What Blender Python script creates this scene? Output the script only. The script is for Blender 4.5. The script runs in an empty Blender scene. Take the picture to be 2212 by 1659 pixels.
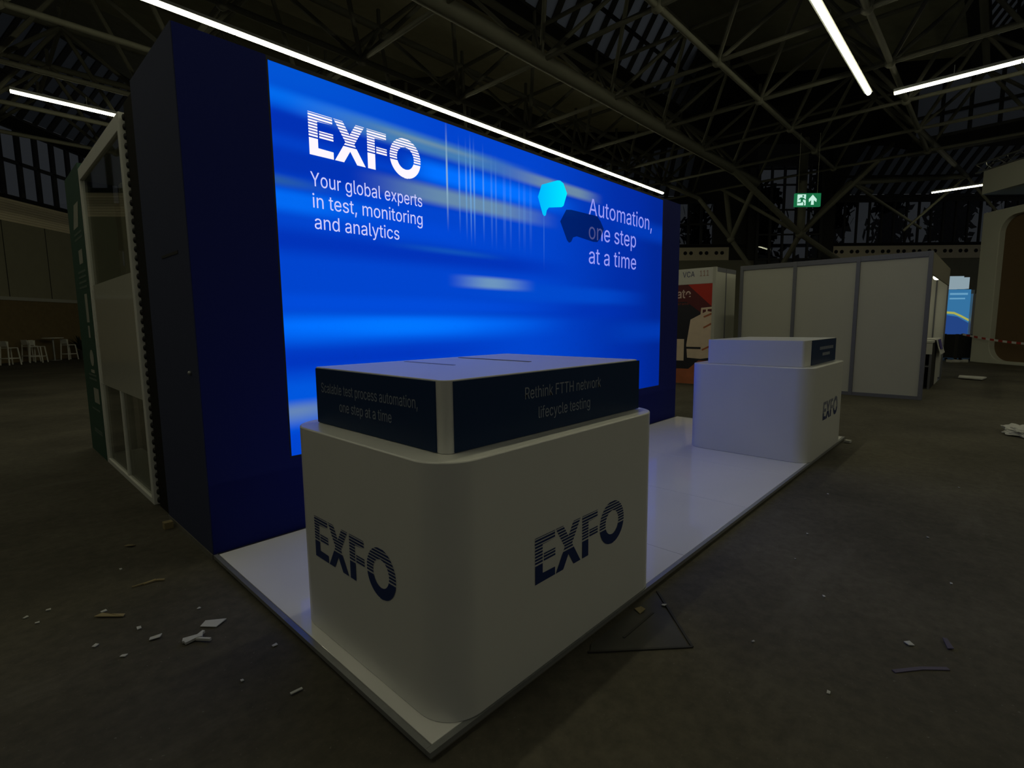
import bpy, bmesh, math, random
from mathutils import Vector, Matrix
random.seed(7)
S = bpy.context.scene
COL = S.collection
R = math.radians

# ---------------------------------------------------------------- camera
FPX, PITCH, ROLL, YAW = 1105.19, R(-6.664), R(-0.556), R(43.41)
CAM = Vector((-0.991, -1.355, 1.55))
FW = Vector((math.cos(YAW)*math.cos(PITCH), math.sin(YAW)*math.cos(PITCH), math.sin(PITCH)))
_r = Vector((math.sin(YAW), -math.cos(YAW), 0)); _u = _r.cross(FW)
RT = _r*math.cos(ROLL)+_u*math.sin(ROLL); UP = -_r*math.sin(ROLL)+_u*math.cos(ROLL)
cd = bpy.data.cameras.new('camera'); cd.sensor_width = 36; cd.lens = FPX/2212*36
cd.clip_start = .02; cd.clip_end = 300
cam = bpy.data.objects.new('camera', cd); COL.objects.link(cam)
m = Matrix((RT, UP, -FW)).transposed().to_4x4(); m.translation = CAM
cam.matrix_world = m
S.camera = cam
S.view_settings.view_transform = 'Standard'; S.view_settings.look = 'None'
S.view_settings.gamma = 1; S.view_settings.exposure = 0.0
S.view_settings.use_curve_mapping = False

# ---------------------------------------------------------------- world (dusk sky outside the hall)
W = bpy.data.worlds.new('dusk'); S.world = W; W.use_nodes = True
W.node_tree.nodes['Background'].inputs[0].default_value = (.88, .93, 1.0, 1)
W.node_tree.nodes['Background'].inputs[1].default_value = .030
TUBE_COLOR, TUBE_STRENGTH = (1, .965, .66), 15.2

# hall axes: the hall is turned against the stand
E1 = Vector((math.cos(YAW), math.sin(YAW), 0)); E2 = Vector((-math.sin(YAW), math.cos(YAW), 0))
def hall(d, l, z): return Vector((CAM.x, CAM.y, 0)) + E1*d + E2*l + Vector((0, 0, z))

# ---------------------------------------------------------------- materials
def mat(name, col, rough=.6, metal=0, var=0.0, scale=8, bump=0, emit=None, estr=0, coat=0, spec=.5):
    M = bpy.data.materials.new(name); M.use_nodes = True
    N = M.node_tree.nodes; L = M.node_tree.links; B = N['Principled BSDF']
    B.inputs['Base Color'].default_value = (*col, 1); B.inputs['Roughness'].default_value = rough
    B.inputs['Metallic'].default_value = metal; B.inputs['Coat Weight'].default_value = coat
    B.inputs['Specular IOR Level'].default_value = spec
    if emit:
        B.inputs['Emission Color'].default_value = (*emit, 1); B.inputs['Emission Strength'].default_value = estr
    if var or bump:
        T = N.new('ShaderNodeTexCoord'); Z = N.new('ShaderNodeTexNoise'); Z.inputs['Scale'].default_value = scale
        Z.inputs['Detail'].default_value = 5; L.new(T.outputs['Object'], Z.inputs['Vector'])
        if var:
            X = N.new('ShaderNodeMix'); X.data_type = 'RGBA'
            X.inputs[6].default_value = (*[max(0, c*(1-var)) for c in col], 1)
            X.inputs[7].default_value = (*[min(1, c*(1+var)) for c in col], 1)
            L.new(Z.outputs['Fac'], X.inputs[0]); L.new(X.outputs[2], B.inputs['Base Color'])
        if bump:
            U = N.new('ShaderNodeBump'); U.inputs['Strength'].default_value = bump; U.inputs['Distance'].default_value = .01
            L.new(Z.outputs['Fac'], U.inputs['Height']); L.new(U.outputs['Normal'], B.inputs['Normal'])
    return M
def emis(name, col, s=1):
    M = bpy.data.materials.new(name); M.use_nodes = True; N = M.node_tree.nodes; N.clear()
    e = N.new('ShaderNodeEmission'); e.inputs[0].default_value = (*col, 1); e.inputs[1].default_value = s
    o = N.new('ShaderNodeOutputMaterial'); M.node_tree.links.new(e.outputs[0], o.inputs[0]); return M
def glass(name, tint=(1, 1, 1), gloss=.08, rough=.02):
    M = bpy.data.materials.new(name); M.use_nodes = True; N = M.node_tree.nodes; L = M.node_tree.links; N.clear()
    t = N.new('ShaderNodeBsdfTransparent'); t.inputs[0].default_value = (*tint, 1)
    g = N.new('ShaderNodeBsdfGlossy'); g.inputs['Roughness'].default_value = rough
    lw = N.new('ShaderNodeLayerWeight'); lw.inputs['Blend'].default_value = .5
    f = N.new('ShaderNodeMath'); f.operation = 'POWER'; f.inputs[1].default_value = 5; L.new(lw.outputs['Facing'], f.inputs[0])
    a = N.new('ShaderNodeMath'); a.operation = 'ADD'; a.inputs[1].default_value = gloss; a.use_clamp = True
    x = N.new('ShaderNodeMixShader'); o = N.new('ShaderNodeOutputMaterial')
    L.new(f.outputs[0], a.inputs[0]); L.new(a.outputs[0], x.inputs[0]); L.new(t.outputs[0], x.inputs[1]); L.new(g.outputs[0], x.inputs[2])
    L.new(x.outputs[0], o.inputs[0]); return M
def srgb(*c): return tuple((v/255/12.92 if v <= 10 else ((v/255+.055)/1.055)**2.4) for v in c)

K = {}
K['white'] = mat('white_laminate', (.76, .76, .72), .3, var=.03, scale=3)
K['deck'] = mat('white_gloss_deck', (.87, .86, .845), .06, var=.04, scale=2.5)
K['alu'] = mat('brushed_aluminium', (.36, .37, .37), .4, metal=.6, var=.1, scale=20)
K['alu_grey'] = mat('grey_profile', (.19, .195, .23), .45, metal=.3, var=.06, scale=10)
K['edge'] = mat('platform_side', (.17, .16, .13), .6, var=.25, scale=9)
K['navy'] = mat('navy_fabric', (.013, .020, .145), .9, spec=.15, var=.08, scale=60, bump=.05)
K['navy_side'] = mat('dark_slate_fabric', (.058, .066, .115), .9, spec=.08, var=.08, scale=60, bump=.05)
K['black'] = mat('black_matte', (.012, .012, .012), .7, var=.2, scale=20)
K['blackbrown'] = mat('black_brown_board', (.016, .015, .012), .9, spec=.1, var=.2, scale=6)
K['screen_off'] = mat('dark_display_glass', (.006, .016, .040), .45, spec=.2, emit=(.12, .42, 1), estr=.0028, var=.3, scale=2)
K['ink'] = mat('dark_blue_ink', (.010, .032, .15), .45)
K['letter_grey'] = mat('grey_lettering', (.30, .32, .36), .5)
K['panel'] = mat('partition_panel', (.53, .53, .475), .5, var=.04, scale=2)
K['panel_lit'] = mat('pale_lit_panel', (.7, .7, .66), .5, var=.03, scale=2)  # paler copy of panel; paints lamp light on the booth's back wall
K['steel'] = mat('painted_steel_tube', (.14, .14, .108), .75, spec=.2, var=.15, scale=3)
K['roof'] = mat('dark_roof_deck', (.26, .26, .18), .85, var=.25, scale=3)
K['roof_brightened'] = mat('brightened_roof_deck', (.52, .51, .37), .85, var=.2, scale=3)  # same roof deck, colour raised to paint in missing bounce light
K['gutter'] = mat('black_gutter', (.01, .01, .01), .9, var=.2, scale=4)
K['winframe'] = mat('dark_window_frame', (.035, .035, .03), .6, var=.2, scale=6)
K['glass'] = glass('window_glass', (.70, .72, .74), .03)
def frosted(name, col):
    M = bpy.data.materials.new(name); M.use_nodes = True; N = M.node_tree.nodes; L = M.node_tree.links; N.clear()
    t = N.new('ShaderNodeBsdfTranslucent'); t.inputs[0].default_value = (*col, 1)
    g = N.new('ShaderNodeBsdfGlossy'); g.inputs['Roughness'].default_value = .3; x = N.new('ShaderNodeMixShader'); x.inputs[0].default_value = .03
    o = N.new('ShaderNodeOutputMaterial'); L.new(t.outputs[0], x.inputs[1]); L.new(g.outputs[0], x.inputs[2]); L.new(x.outputs[0], o.inputs[0]); return M
K['roof_glass'] = frosted('frosted_roof_glass', (.80, .83, .86)); K['eave_glass'] = frosted('frosted_eave_glass', (.40, .42, .44))
K['booth_glass'] = glass('booth_glass', (.85, .87, .85), .10)
K['beige'] = mat('beige_blinds', (.86, .76, .54), .7, var=.06, scale=3)
K['olive'] = mat('olive_wall_panel', (.28, .27, .19), .8, var=.1, scale=2)
K['brown'] = mat('brown_wall', (.19, .14, .065), .85, var=.2, scale=5)
K['rail'] = mat('pale_wall_rail', (.42, .42, .38), .6, var=.05)
K['dark_wall'] = mat('dark_gable_wall', (.035, .034, .028), .85, var=.2, scale=2)
K['portal'] = mat('cream_portal', (.55, .56, .48), .5, var=.03, scale=2)
K['brown_board'] = mat('brown_fibreboard', (.125, .078, .034), .8, var=.1, scale=5)
K['green'] = mat('dark_green_print', (.02, .075, .05), .6, var=.08, scale=5)
K['pale_print'] = mat('pale_print', (.35, .36, .30), .6, var=.2, scale=9)
K['dim_print'] = mat('dim_print', (.10, .15, .12), .6)
K['plastic_white'] = mat('white_plastic', (.72, .72, .66), .5, var=.04)
K['paper'] = mat('white_paper', (.56, .56, .53), .8, var=.08, scale=30)
K['tan'] = mat('tan_paper', (.30, .24, .12), .8, var=.2, scale=30)
K['lilac'] = mat('lilac_tape', (.10, .085, .14), .7, var=.1)
K['red'] = mat('red_print', (.60, .035, .02), .55, var=.08, scale=3)
K['maroon'] = mat('maroon_print', (.13, .018, .025), .55, var=.1, scale=3)
K['print_navy'] = mat('near_black_navy_print', (.018, .019, .032), .55, var=.1, scale=3)
K['cream_print'] = mat('cream_print', (.85, .68, .53), .6, var=.12, scale=6)
K['rust'] = mat('orange_print', (.52, .16, .07), .6, var=.3, scale=3)
K['pink_text'] = mat('pale_pink_lettering', (.85, .64, .60), .6)
K['red_text'] = mat('red_lettering', (.32, .05, .04), .6)
K['faint_red'] = mat('faint_red_lettering', (.42, .22, .17), .6)
K['leaf'] = mat('dark_leaf', (.012, .02, .008), .7, var=.3)
K['pot'] = mat('dark_pot', (.03, .028, .025), .7, var=.2)
K['tape_red'] = mat('red_tape', (.42, .04, .03), .5)
K['tape_white'] = mat('white_tape', (.7, .7, .7), .5)
K['purple'] = mat('purple_cloth_print', (.09, .07, .30), .8, var=.1)
K['bark'] = mat('bark', (.02, .018, .015), .9, var=.3)
K['tube'] = emis('white_tube_light', TUBE_COLOR, TUBE_STRENGTH)
K['spot'] = emis('spot_lamp_face', (1, .97, .8), 6)

def floor_material():
    M = bpy.data.materials.new('worn_dark_asphalt'); M.use_nodes = True
    N = M.node_tree.nodes; L = M.node_tree.links; B = N['Principled BSDF']
    T = N.new('ShaderNodeTexCoord')
    def noise(sc, det, ro=.6, stretch=None):
        z = N.new('ShaderNodeTexNoise'); z.inputs['Scale'].default_value = sc; z.inputs['Detail'].default_value = det; z.inputs['Roughness'].default_value = ro
        if stretch:
            mp = N.new('ShaderNodeMapping'); mp.inputs['Scale'].default_value = stretch; mp.inputs['Rotation'].default_value = (0, 0, YAW)
            L.new(T.outputs['Object'], mp.inputs['Vector']); L.new(mp.outputs['Vector'], z.inputs['Vector'])
        else: L.new(T.outputs['Object'], z.inputs['Vector'])
        return z
    def ramp(src, stops):
        r = N.new('ShaderNodeValToRGB'); e = r.color_ramp.elements
        e[0].position, e[0].color = stops[0][0], (*stops[0][1], 1); e[1].position, e[1].color = stops[1][0], (*stops[1][1], 1)
        for p, c in stops[2:]:
            q = e.new(p); q.color = (*c, 1)
        L.new(src, r.inputs[0]); return r
    def mix(a, b, f, mode='MIX', fac=None):
        x = N.new('ShaderNodeMix'); x.data_type = 'RGBA'; x.blend_type = mode
        if fac is not None: x.inputs[0].default_value = fac
        else: L.new(f, x.inputs[0])
        L.new(a, x.inputs[6])
        if isinstance(b, tuple): x.inputs[7].default_value = (*b, 1)
        else: L.new(b, x.inputs[7])
        return x.outputs[2]
    n1 = noise(.55, 8, .65); n2 = noise(14, 6, .7); n3 = noise(1.1, 6, .7, (.35, 1.6, 1)); n4 = noise(60, 2, .5)
    base = ramp(n1.outputs['Fac'], [(.35, (.060, .055, .042)), (.66, (.115, .105, .082))])
    grain = ramp(n2.outputs['Fac'], [(.3, (.72, .72, .72)), (.75, (1.22, 1.2, 1.15))])
    c = mix(base.outputs[0], grain.outputs[0], None, 'MULTIPLY', 1.0)
    streak = ramp(n3.outputs['Fac'], [(.58, (0, 0, 0)), (.80, (.55, .55, .55))])
    c = mix(c, (.17, .155, .125), streak.outputs[0])
    speck = ramp(n4.outputs['Fac'], [(.70, (0, 0, 0)), (.78, (.5, .5, .5))])
    c = mix(c, (.26, .25, .22), speck.outputs[0])
    L.new(c, B.inputs['Base Color']); B.inputs['Roughness'].default_value = .8; B.inputs['Specular IOR Level'].default_value = .25
    bp = N.new('ShaderNodeBump'); bp.inputs['Strength'].default_value = .25; bp.inputs['Distance'].default_value = .01
    L.new(n2.outputs['Fac'], bp.inputs['Height']); L.new(bp.outputs['Normal'], B.inputs['Normal'])
    return M
K['floor'] = floor_material()

# ---------------------------------------------------------------- mesh helpers
class MB:
    def __init__(s): s.bm = bmesh.new()
    def poly_prism(s, pts, ax, a, b):
        """closed polygon in the plane across axis ax, swept from a to b"""
        def P(u, v, w): return {'z': (u, v, w), 'y': (u, w, v), 'x': (w, u, v)}[ax]
        lo = [s.bm.verts.new(P(u, v, a)) for u, v in pts]; hi = [s.bm.verts.new(P(u, v, b)) for u, v in pts]
        n = len(pts)
        s.bm.faces.new(lo); s.bm.faces.new(hi)
        for i in range(n): s.bm.faces.new((lo[i], lo[(i+1) % n], hi[(i+1) % n], hi[i]))
        return s
    def box(s, x0, x1, y0, y1, z0, z1): return s.poly_prism([(x0, y0), (x1, y0), (x1, y1), (x0, y1)], 'z', z0, z1)
    def face(s, pts): s.bm.faces.new([s.bm.verts.new(p) for p in pts]); return s
    def slab(s, pts, off):
        off = Vector(off); pts = [Vector(p) for p in pts]; n = len(pts)
        lo = [s.bm.verts.new(p) for p in pts]; hi = [s.bm.verts.new(p+off) for p in pts]
        s.bm.faces.new(lo); s.bm.faces.new(hi)
        for i in range(n): s.bm.faces.new((lo[i], lo[(i+1) % n], hi[(i+1) % n], hi[i]))
        return s
    def tube(s, p, q, r, seg=10, r2=None, cap=True):
        p, q = Vector(p), Vector(q); d = (q-p).normalized(); r2 = r if r2 is None else r2
        a = d.orthogonal().normalized(); b = d.cross(a)
        A = []; B = []
        for i in range(seg):
            t = 2*math.pi*i/seg; o = a*math.cos(t)+b*math.sin(t)
            A.append(s.bm.verts.new(p+o*r)); B.append(s.bm.verts.new(q+o*r2))
        for i in range(seg): s.bm.faces.new((A[i], A[(i+1) % seg], B[(i+1) % seg], B[i]))
        if cap: s.bm.faces.new(A); s.bm.faces.new(B)
        return s
    def bar(s, p, q, w, h, up=(0, 0, 1)):
        p, q = Vector(p), Vector(q); d = (q-p).normalized(); u = Vector(up); a = d.cross(u)
        if a.length < 1e-4: a = d.orthogonal()
        a.normalize(); b = a.cross(d).normalized(); a *= w/2; b *= h/2
        return s.slab([p-a-b, p+a-b, p+a+b, p-a+b], q-p)
    def ball(s, c, r, u=10, v=7, sc=(1, 1, 1)):
        mm = Matrix.Translation(c) @ Matrix.Diagonal((*[r*k for k in sc], 1))
        bmesh.ops.create_uvsphere(s.bm, u_segments=u, v_segments=v, radius=1, matrix=mm); return s
    def build(s, name, material, parent=None, bevel=0, smooth=False, seg=2):
        bmesh.ops.recalc_face_normals(s.bm, faces=s.bm.faces)
        me = bpy.data.meshes.new(name)
        if parent is not None:
            bmesh.ops.transform(s.bm, matrix=BASE[parent.name].inverted(), verts=s.bm.verts)
        s.bm.to_mesh(me); s.bm.free(); me.materials.append(material)
        o = bpy.data.objects.new(name, me); COL.objects.link(o)
        if parent is not None: o.parent = parent; BASE[o.name] = BASE[parent.name]
        else: BASE[o.name] = Matrix.Identity(4)
        if bevel:
            b = o.modifiers.new('bevel', 'BEVEL'); b.width = bevel; b.segments = seg; b.limit_method = 'ANGLE'; b.angle_limit = R(40)
        if smooth:
            for p in me.polygons: p.use_smooth = True
            try: me.set_sharp_from_angle(angle=R(35))
            except Exception: pass
        return o
BASE = {}
def tag(o, label, cat, group=None, kind=None):
    o['label'] = label; o['category'] = cat
    if group: o['group'] = group
    if kind: o['kind'] = kind
    return o
def thing(name, loc, label, cat, group=None, rz=0):
    o = bpy.data.objects.new(name, None); COL.objects.link(o); o.empty_display_size = .1
    o.location = loc; o.rotation_euler = (0, 0, rz)
    BASE[o.name] = Matrix.Translation(Vector(loc)) @ Matrix.Rotation(rz, 4, 'Z')
    return tag(o, label, cat, group)
def struct(o, label=None, cat=None):
    o['kind'] = 'structure'
    if label: o['label'] = label
    if cat: o['category'] = cat
    return o
def rebase(mb, origin):
    """shift a mesh so that its object origin sits at its base"""
    bmesh.ops.translate(mb.bm, vec=-Vector(origin), verts=mb.bm.verts); return mb
def lone(mb, name, material, origin, label, cat, group=None, **kw):
    o = rebase(mb, origin).build(name, material, None, **kw); o.location = origin
    return tag(o, label, cat, group)
def rrect(x0, x1, y0, y1, r, n=10, corners=(1, 1, 1, 1)):
    pts = []
    for k, (cx, cy, a0) in enumerate(((x0+r, y0+r, 180), (x1-r, y0+r, 270), (x1-r, y1-r, 0), (x0+r, y1-r, 90))):
        if corners[k]:
            for i in range(n+1):
                a = R(a0+90*i/n); pts.append((cx+r*math.cos(a), cy+r*math.sin(a)))
        else:
            a = R(a0+45); pts.append((cx+r*math.copysign(1, math.cos(a)), cy+r*math.copysign(1, math.sin(a))))
    return pts

FONT = None
try:
    import os
    fp = os.path.join(bpy.utils.system_resource('DATAFILES'), 'fonts', 'Inter.woff2')
    if os.path.exists(fp): FONT = bpy.data.fonts.load(fp)
except Exception: FONT = None
# text: planes given by origin, u (reading direction), v (up), n (towards the reader)
_CU = []
def cap_unit():
    if not _CU:
        cu = bpy.data.curves.new('t', 'FONT'); cu.body = 'H'; cu.size = 1
        if FONT: cu.font = FONT
        o = bpy.data.objects.new('t', cu); COL.objects.link(o); bpy.context.view_layer.update()
        me = bpy.data.meshes.new_from_object(o.evaluated_get(bpy.context.evaluated_depsgraph_get())); bpy.data.objects.remove(o)
        ys = [v.co.y for v in me.vertices]; _CU.append(max(ys)-min(ys)); bpy.data.meshes.remove(me)
    return _CU[0]
def text_bm(body, fit_w, cap=None, bold=0.0, align_x='LEFT'):
    cu = bpy.data.curves.new('t', 'FONT'); cu.body = body; cu.size = 1; cu.offset = bold; cu.fill_mode = 'FRONT'
    cu.resolution_u = 4
    if FONT: cu.font = FONT
    o = bpy.data.objects.new('t', cu); COL.objects.link(o)
    bpy.context.view_layer.update()
    me = bpy.data.meshes.new_from_object(o.evaluated_get(bpy.context.evaluated_depsgraph_get()))
    bpy.data.objects.remove(o); bm = bmesh.new(); bm.from_mesh(me); bpy.data.meshes.remove(me)
    xs = [v.co.x for v in bm.verts]; x0, x1 = min(xs), max(xs)
    sx = fit_w/(x1-x0); sy = cap/cap_unit() if cap else sx
    for v in bm.verts: v.co = ((v.co.x-x0)*sx, v.co.y*sy, 0)
    return bm
def place_bm(mb, bm, o, u, v, n, depth=.0015):
    o, u, v, n = Vector(o), Vector(u), Vector(v), Vector(n)
    mp = {}
    fs = list(bm.faces); 
    for w in bm.verts: mp[w] = mb.bm.verts.new(o+u*w.co.x+v*w.co.y+n*depth)
    for f in fs:
        try: mb.bm.faces.new([mp[w] for w in f.verts])
        except ValueError: pass
    bm.free()
def lines_on(name, rows, u, v, n, material, parent, depth=.0015, bold=0.0):
    """rows: (text, origin of the baseline start, width, cap height)"""
    for body, o, w, cap in rows:
        mb = MB(); place_bm(mb, text_bm(body, w, cap, bold), o, u, v, n, depth); mb.build(name, material, parent)

# the striped four-letter logo, scan-converted row by row; local box 0..3.34 wide, 0..1 high
def logo_spans(z):
    sp = []
    def seg(a, b):
        if b > a: sp.append((a, b))
    # E
    x = 0
    if z > .82 or z < .18: seg(x, x+.63)
    else:
        seg(x, x+.23)
        if .41 < z < .60: seg(x+.27, x+.64)
    # X : two crossing strokes
    x = .66; w = .25; W_ = .87
    c1 = x+w/2+(W_-w)*(1-z); c2 = x+w/2+(W_-w)*z
    a = sorted(((c1-w/2, c1+w/2), (c2-w/2, c2+w/2)))
    if a[0][1] >= a[1][0]: seg(a[0][0], a[1][1])
    else: seg(*a[0]); seg(*a[1])
    # F
    x = 1.60
    if z > .82: seg(x, x+.59)
    else:
        seg(x, x+.23)
        if .41 < z < .60: seg(x+.27, x+.60)
    # O
    cx, cz, ro, rx = 2.81, .50, .535, .52
    t = (z-cz)/ro
    if abs(t) < 1:
        xo = rx*math.sqrt(1-t*t); ti = (z-cz)/.30
        xi = .285*math.sqrt(1-ti*ti) if abs(ti) < 1 else 0
        if xi > 0: seg(cx-xo, cx-xi); seg(cx+xi, cx+xo)
        else: seg(cx-xo, cx+xo)
    return sp
def logo(name, o, u, v, n, h, wtot, material, parent, depth=.0015):
    o, u, v, n = Vector(o), Vector(u), Vector(v), Vector(n); mb = MB(); kx = wtot/3.33
    rows = []
    z = -.05; solid_top = .40
    while z < solid_top-1e-6: rows.append((z, z+.0125)); z += .0125
    ns = 9; pitch = (1.05-solid_top-.035)/ns
    for i in range(ns):
        a = solid_top+.035+i*pitch; b = a+pitch*.64
        k = 3
        for j in range(k): rows.append((a+(b-a)*j/k, a+(b-a)*(j+1)/k))
    for a, b in rows:
        mid = (a+b)/2
        sa, sb = logo_spans(a+1e-4), logo_spans(b-1e-4); sm = logo_spans(mid)
        if mid < 0 or mid > 1:
            keep = [s for s in sm if s[0] > 2.2]
            sm = keep; sa = [s for s in sa if s[0] > 2.2]; sb = [s for s in sb if s[0] > 2.2]
        if not (len(sa) == len(sb) == len(sm)): sa = sb = sm
        for (l0, r0), (l1, r1) in zip(sa, sb):
            mb.face([o+u*(l0*kx)+v*(a*h)+n*depth, o+u*(r0*kx)+v*(a*h)+n*depth, o+u*(r1*kx)+v*(b*h)+n*depth, o+u*(l1*kx)+v*(b*h)+n*depth])
    return mb.build(name, material, parent)

# ================================================================ SETTING
# floor
fl = MB().face([hall(-12, 26, 0), hall(-12, -32, 0), hall(34, -32, 0), hall(34, 26, 0)]).build('floor', K['floor']); struct(fl)

LW = 23.2      # distance of the left wall, sideways
BD = 31.0      # distance of the back wall, ahead
def hbox(mb, d0, d1, l0, l1, z0, z1):
    return mb.slab([hall(d0, l0, z0), hall(d1, l0, z0), hall(d1, l1, z0), hall(d0, l1, z0)], (0, 0, z1-z0))
struct(hbox(MB(), -6, BD+.3, LW, LW+.3, 0, 2.88).build('wall_left', K['brown']))
struct(hbox(MB(), -6, BD+.3, LW, LW+.3, 3.04, 6.5).build('wall_left.001', K['olive']))
struct(hbox(MB(), -6, BD+.3, LW-.06, LW+.3, 2.88, 3.04).build('trim_1', K['rail']))
mb = MB()
for i in range(9): hbox(mb, -6, BD+.3, LW-.03, LW+.3, 6.5+i*.116, 6.5+i*.116+.105)
struct(mb.build('trim_2', K['beige']))
struct(hbox(MB(), -6, BD+.3, LW-.1, LW+.3, 7.55, 7.68).build('trim_3', K['gutter']))
mb = MB()
for d in (19, 21.5, 24, 26.2): hbox(mb, d, d+.03, LW-.012, LW, 3.04, 6.5)
struct(mb.build('trim_4', K['dark_wall']))
# windows of the left wall: frame, mullions, panes
def window(name, d0, d1, l0, l1, z0, z1, ns, transoms, fw=.14, th=.12, slanted=None):
    """upright glazing between two floor positions; the panes sit in the frame"""
    a0, a1 = hall(d0, l0, 0), hall(d1, l1, 0); dr = (a1-a0).normalized(); nrm = Vector((-dr.y, dr.x, 0))
    fr = MB()
    for i in range(ns+1):
        p = a0.lerp(a1, i/ns); fr.bar(p+Vector((0, 0, z0)), p+Vector((0, 0, z1)), fw if 0 < i < ns else fw*1.3, th, up=nrm)
    for z in [z0, z1]+transoms: fr.bar(a0+Vector((0, 0, z)), a1+Vector((0, 0, z)), th, fw*.7)
    f = fr.build(name, K['winframe']); struct(f)
    MB().slab([a0+Vector((0, 0, z0)), a1+Vector((0, 0, z0)), a1+Vector((0, 0, z1)), a0+Vector((0, 0, z1))], nrm*.01).build('pane', K['glass'], f)
    return f
BASEID = Matrix.Identity(4)
window('window_1', 15.2, 30.9, LW+.1, LW+.1, 7.68, 10.9, 17, [9.33], fw=.22)
struct(hbox(MB(), -6, BD+.3, LW-.1, LW+.3, 10.9, 11.35).build('wall_left.002', K['gutter']))
# back wall
LB, LBR = LW, -34
struct(hbox(MB(), BD, BD+.3, LBR, LB, 0, 5.2).build('wall_back', K['olive']))
mb = hbox(MB(), BD-.05, BD+.3, LBR, -18.9, 5.2, 5.95); hbox(mb, BD-.05, BD+.3, -12.9, 8, 5.2, 5.95)
struct(mb.build('trim_5', K['beige']))
mb = MB()
for i in range(60):
    l = -18.9-.34-i*.92 if i < 16 else -12.9+.4+(i-16)*.92
    if i >= 16 and l > 6: continue
    for k in (0, .34):
        p = hall(BD-.05, l-k if i < 16 else l+k, 5.62)
        mb.tube(p, p-E1*.02, .11, 10)
struct(mb.build('trim_6', K['gutter']))
struct(hbox(MB(), BD-.12, BD+.3, LBR, 10, 5.95, 6.1).build('trim_7', K['gutter']))
struct(hbox(hbox(hbox(hbox(MB(), BD, BD+.3, LBR, -18.9, 8.5, 8.8), BD, BD+.3, -18.9, -18.1, 8.5, 13), BD, BD+.3, -14.4, -10.4, 8.5, 13), BD, BD+.3, -10.4, LB, 8.5, 8.8).build('wall_back.001', K['dark_wall']))
mb = hbox(MB(), BD-.02, BD+.3, -14.5, -12.0, 5.2, 8.6); hbox(mb, BD-.25, BD+.3, -18.95, -18.0, 3, 10.4); hbox(mb, BD-.25, BD+.3, -14.5, -13.9, 5.2, 10.4); hbox(mb, BD, BD+.3, -6, LB, 6.1, 8.6)
struct(mb.build('wall_back.002', K['dark_wall']))
window('window_2', BD+.05, BD+.05, -9.0, -12.0, 6.1, 8.55, 4, [7.3], fw=.13)
window('window_3', BD-.3, BD-.3, -14.4, -18.1, 3.6, 10.5, 5, [5.2, 6.6, 8.0, 9.4], fw=.12)
window('window_4', BD+.05, BD+.05, -18.95, -33.5, 6.1, 8.5, 20, [], fw=.09)
struct(hbox(MB(), BD, BD+.3, -18.9, -10.4, 10.4, 13).build('wall_back.003', K['dark_wall']))
for l_ in (-18.85, -10.3):
    struct(MB().slab([hall(BD, l_, 8.7), hall(BD-2.9, l_, 10.78), hall(BD-2.9, l_, 13), hall(BD, l_, 13)], E2*.1).build('wall_gable', K['dark_wall']))
# sloping eave glazing above the back windows and above the left windows
def eave(name, P, s0, s1, step, rise):
    """P(s, t): point along the wall s, up the slope t"""
    mb = MB(); n = max(2, int(abs(s1-s0)/step)); sg = 1 if s1 > s0 else -1
    for i in range(n+1):
        s_ = s0+(s1-s0)*i/n; w = (.11, .16)[i % 2]
        mb.slab([P(s_-w, 0), P(s_+w, 0), P(s_+w, 1), P(s_-w, 1)], (0, 0, .12))
    for t in (.0, .4, 1):
        mb.bar(P(s0, t), P(s1, t), .12, .12)
    f = struct(mb.build(name, K['winframe']))
    MB().slab([P(s0, 0)+Vector((0, 0, .1)), P(s1, 0)+Vector((0, 0, .1)), P(s1, 1)+Vector((0, 0, .1)), P(s0, 1)+Vector((0, 0, .1))], (0, 0, .01)).build('pane', K['eave_glass'], f)
backP = lambda s_, t: hall(BD-.2-2.7*t, s_+.3*t, 8.75+2*t)
eave('window_5', backP, -18.9, -31, .62, 2)
eave('window_7', backP, -10.3, 4, .62, 2)
leftP = lambda s_, t: hall(s_, LW-.1-2.9*t, 11.35+3.3*t)
eave('window_8', leftP, 15, 31, .8, 3)

# ---- sawtooth roof running along X with glazed strips
XR0, XR1, PER = -11.0, 20.6, 8.46
GUT, RIDGE = 7.9, 6.75      # Y of the gutter and of the ridge of the first bay
ZG, ZR = 9.45, 11.1
def deck(k, x0, x1):
    yr = RIDGE+k*PER; yp = GUT+(k-1)*PER+.3
    struct(MB().slab([(x0, yp, ZG), (x1, yp, ZG), (x1, yr, ZR), (x0, yr, ZR)], (0, -.05, .15)).build('ceiling', K['roof_brightened'] if k == 1 else K['roof']))
def sawtooth(k, x0, x1):
    yg, yr = GUT+k*PER, RIDGE+k*PER
    mb = MB(); gl = MB()
    nx = int((x1-x0)/.62)
    for i in range(nx+1):
        x = x0+(x1-x0)*i/nx
        mb.bar((x, yg, ZG), (x, yr, ZR), .2, .14, up=(1, 0, 0)) if False else mb.slab([(x-.10, yg, ZG), (x+.10, yg, ZG), (x+.10, yr, ZR), (x-.10, yr, ZR)], (0, .10, .07))
    for t in (.04, .5, .97):
        y = yg+(yr-yg)*t; z = ZG+(ZR-ZG)*t
        mb.bar((x0, y, z), (x1, y, z), .08, .08)
    f = struct(mb.build('ceiling_skylight', K['winframe']))
    MB().slab([(x0, yg+.05, ZG), (x1, yg+.05, ZG), (x1, yr+.05, ZR), (x0, yr+.05, ZR)], (0, .01, .01)).build('pane', K['roof_glass'], f)
    struct(MB().box(x0, x1, yg-.02, yg+.34, ZG-.42, ZG+.02).build('ceiling_gutter', K['gutter']))
    deck(k, x0, x1)
for k in (-1, 0): sawtooth(k, XR0, XR1)
deck(1, XR0, XR1)
y1_ = RIDGE+PER
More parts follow.
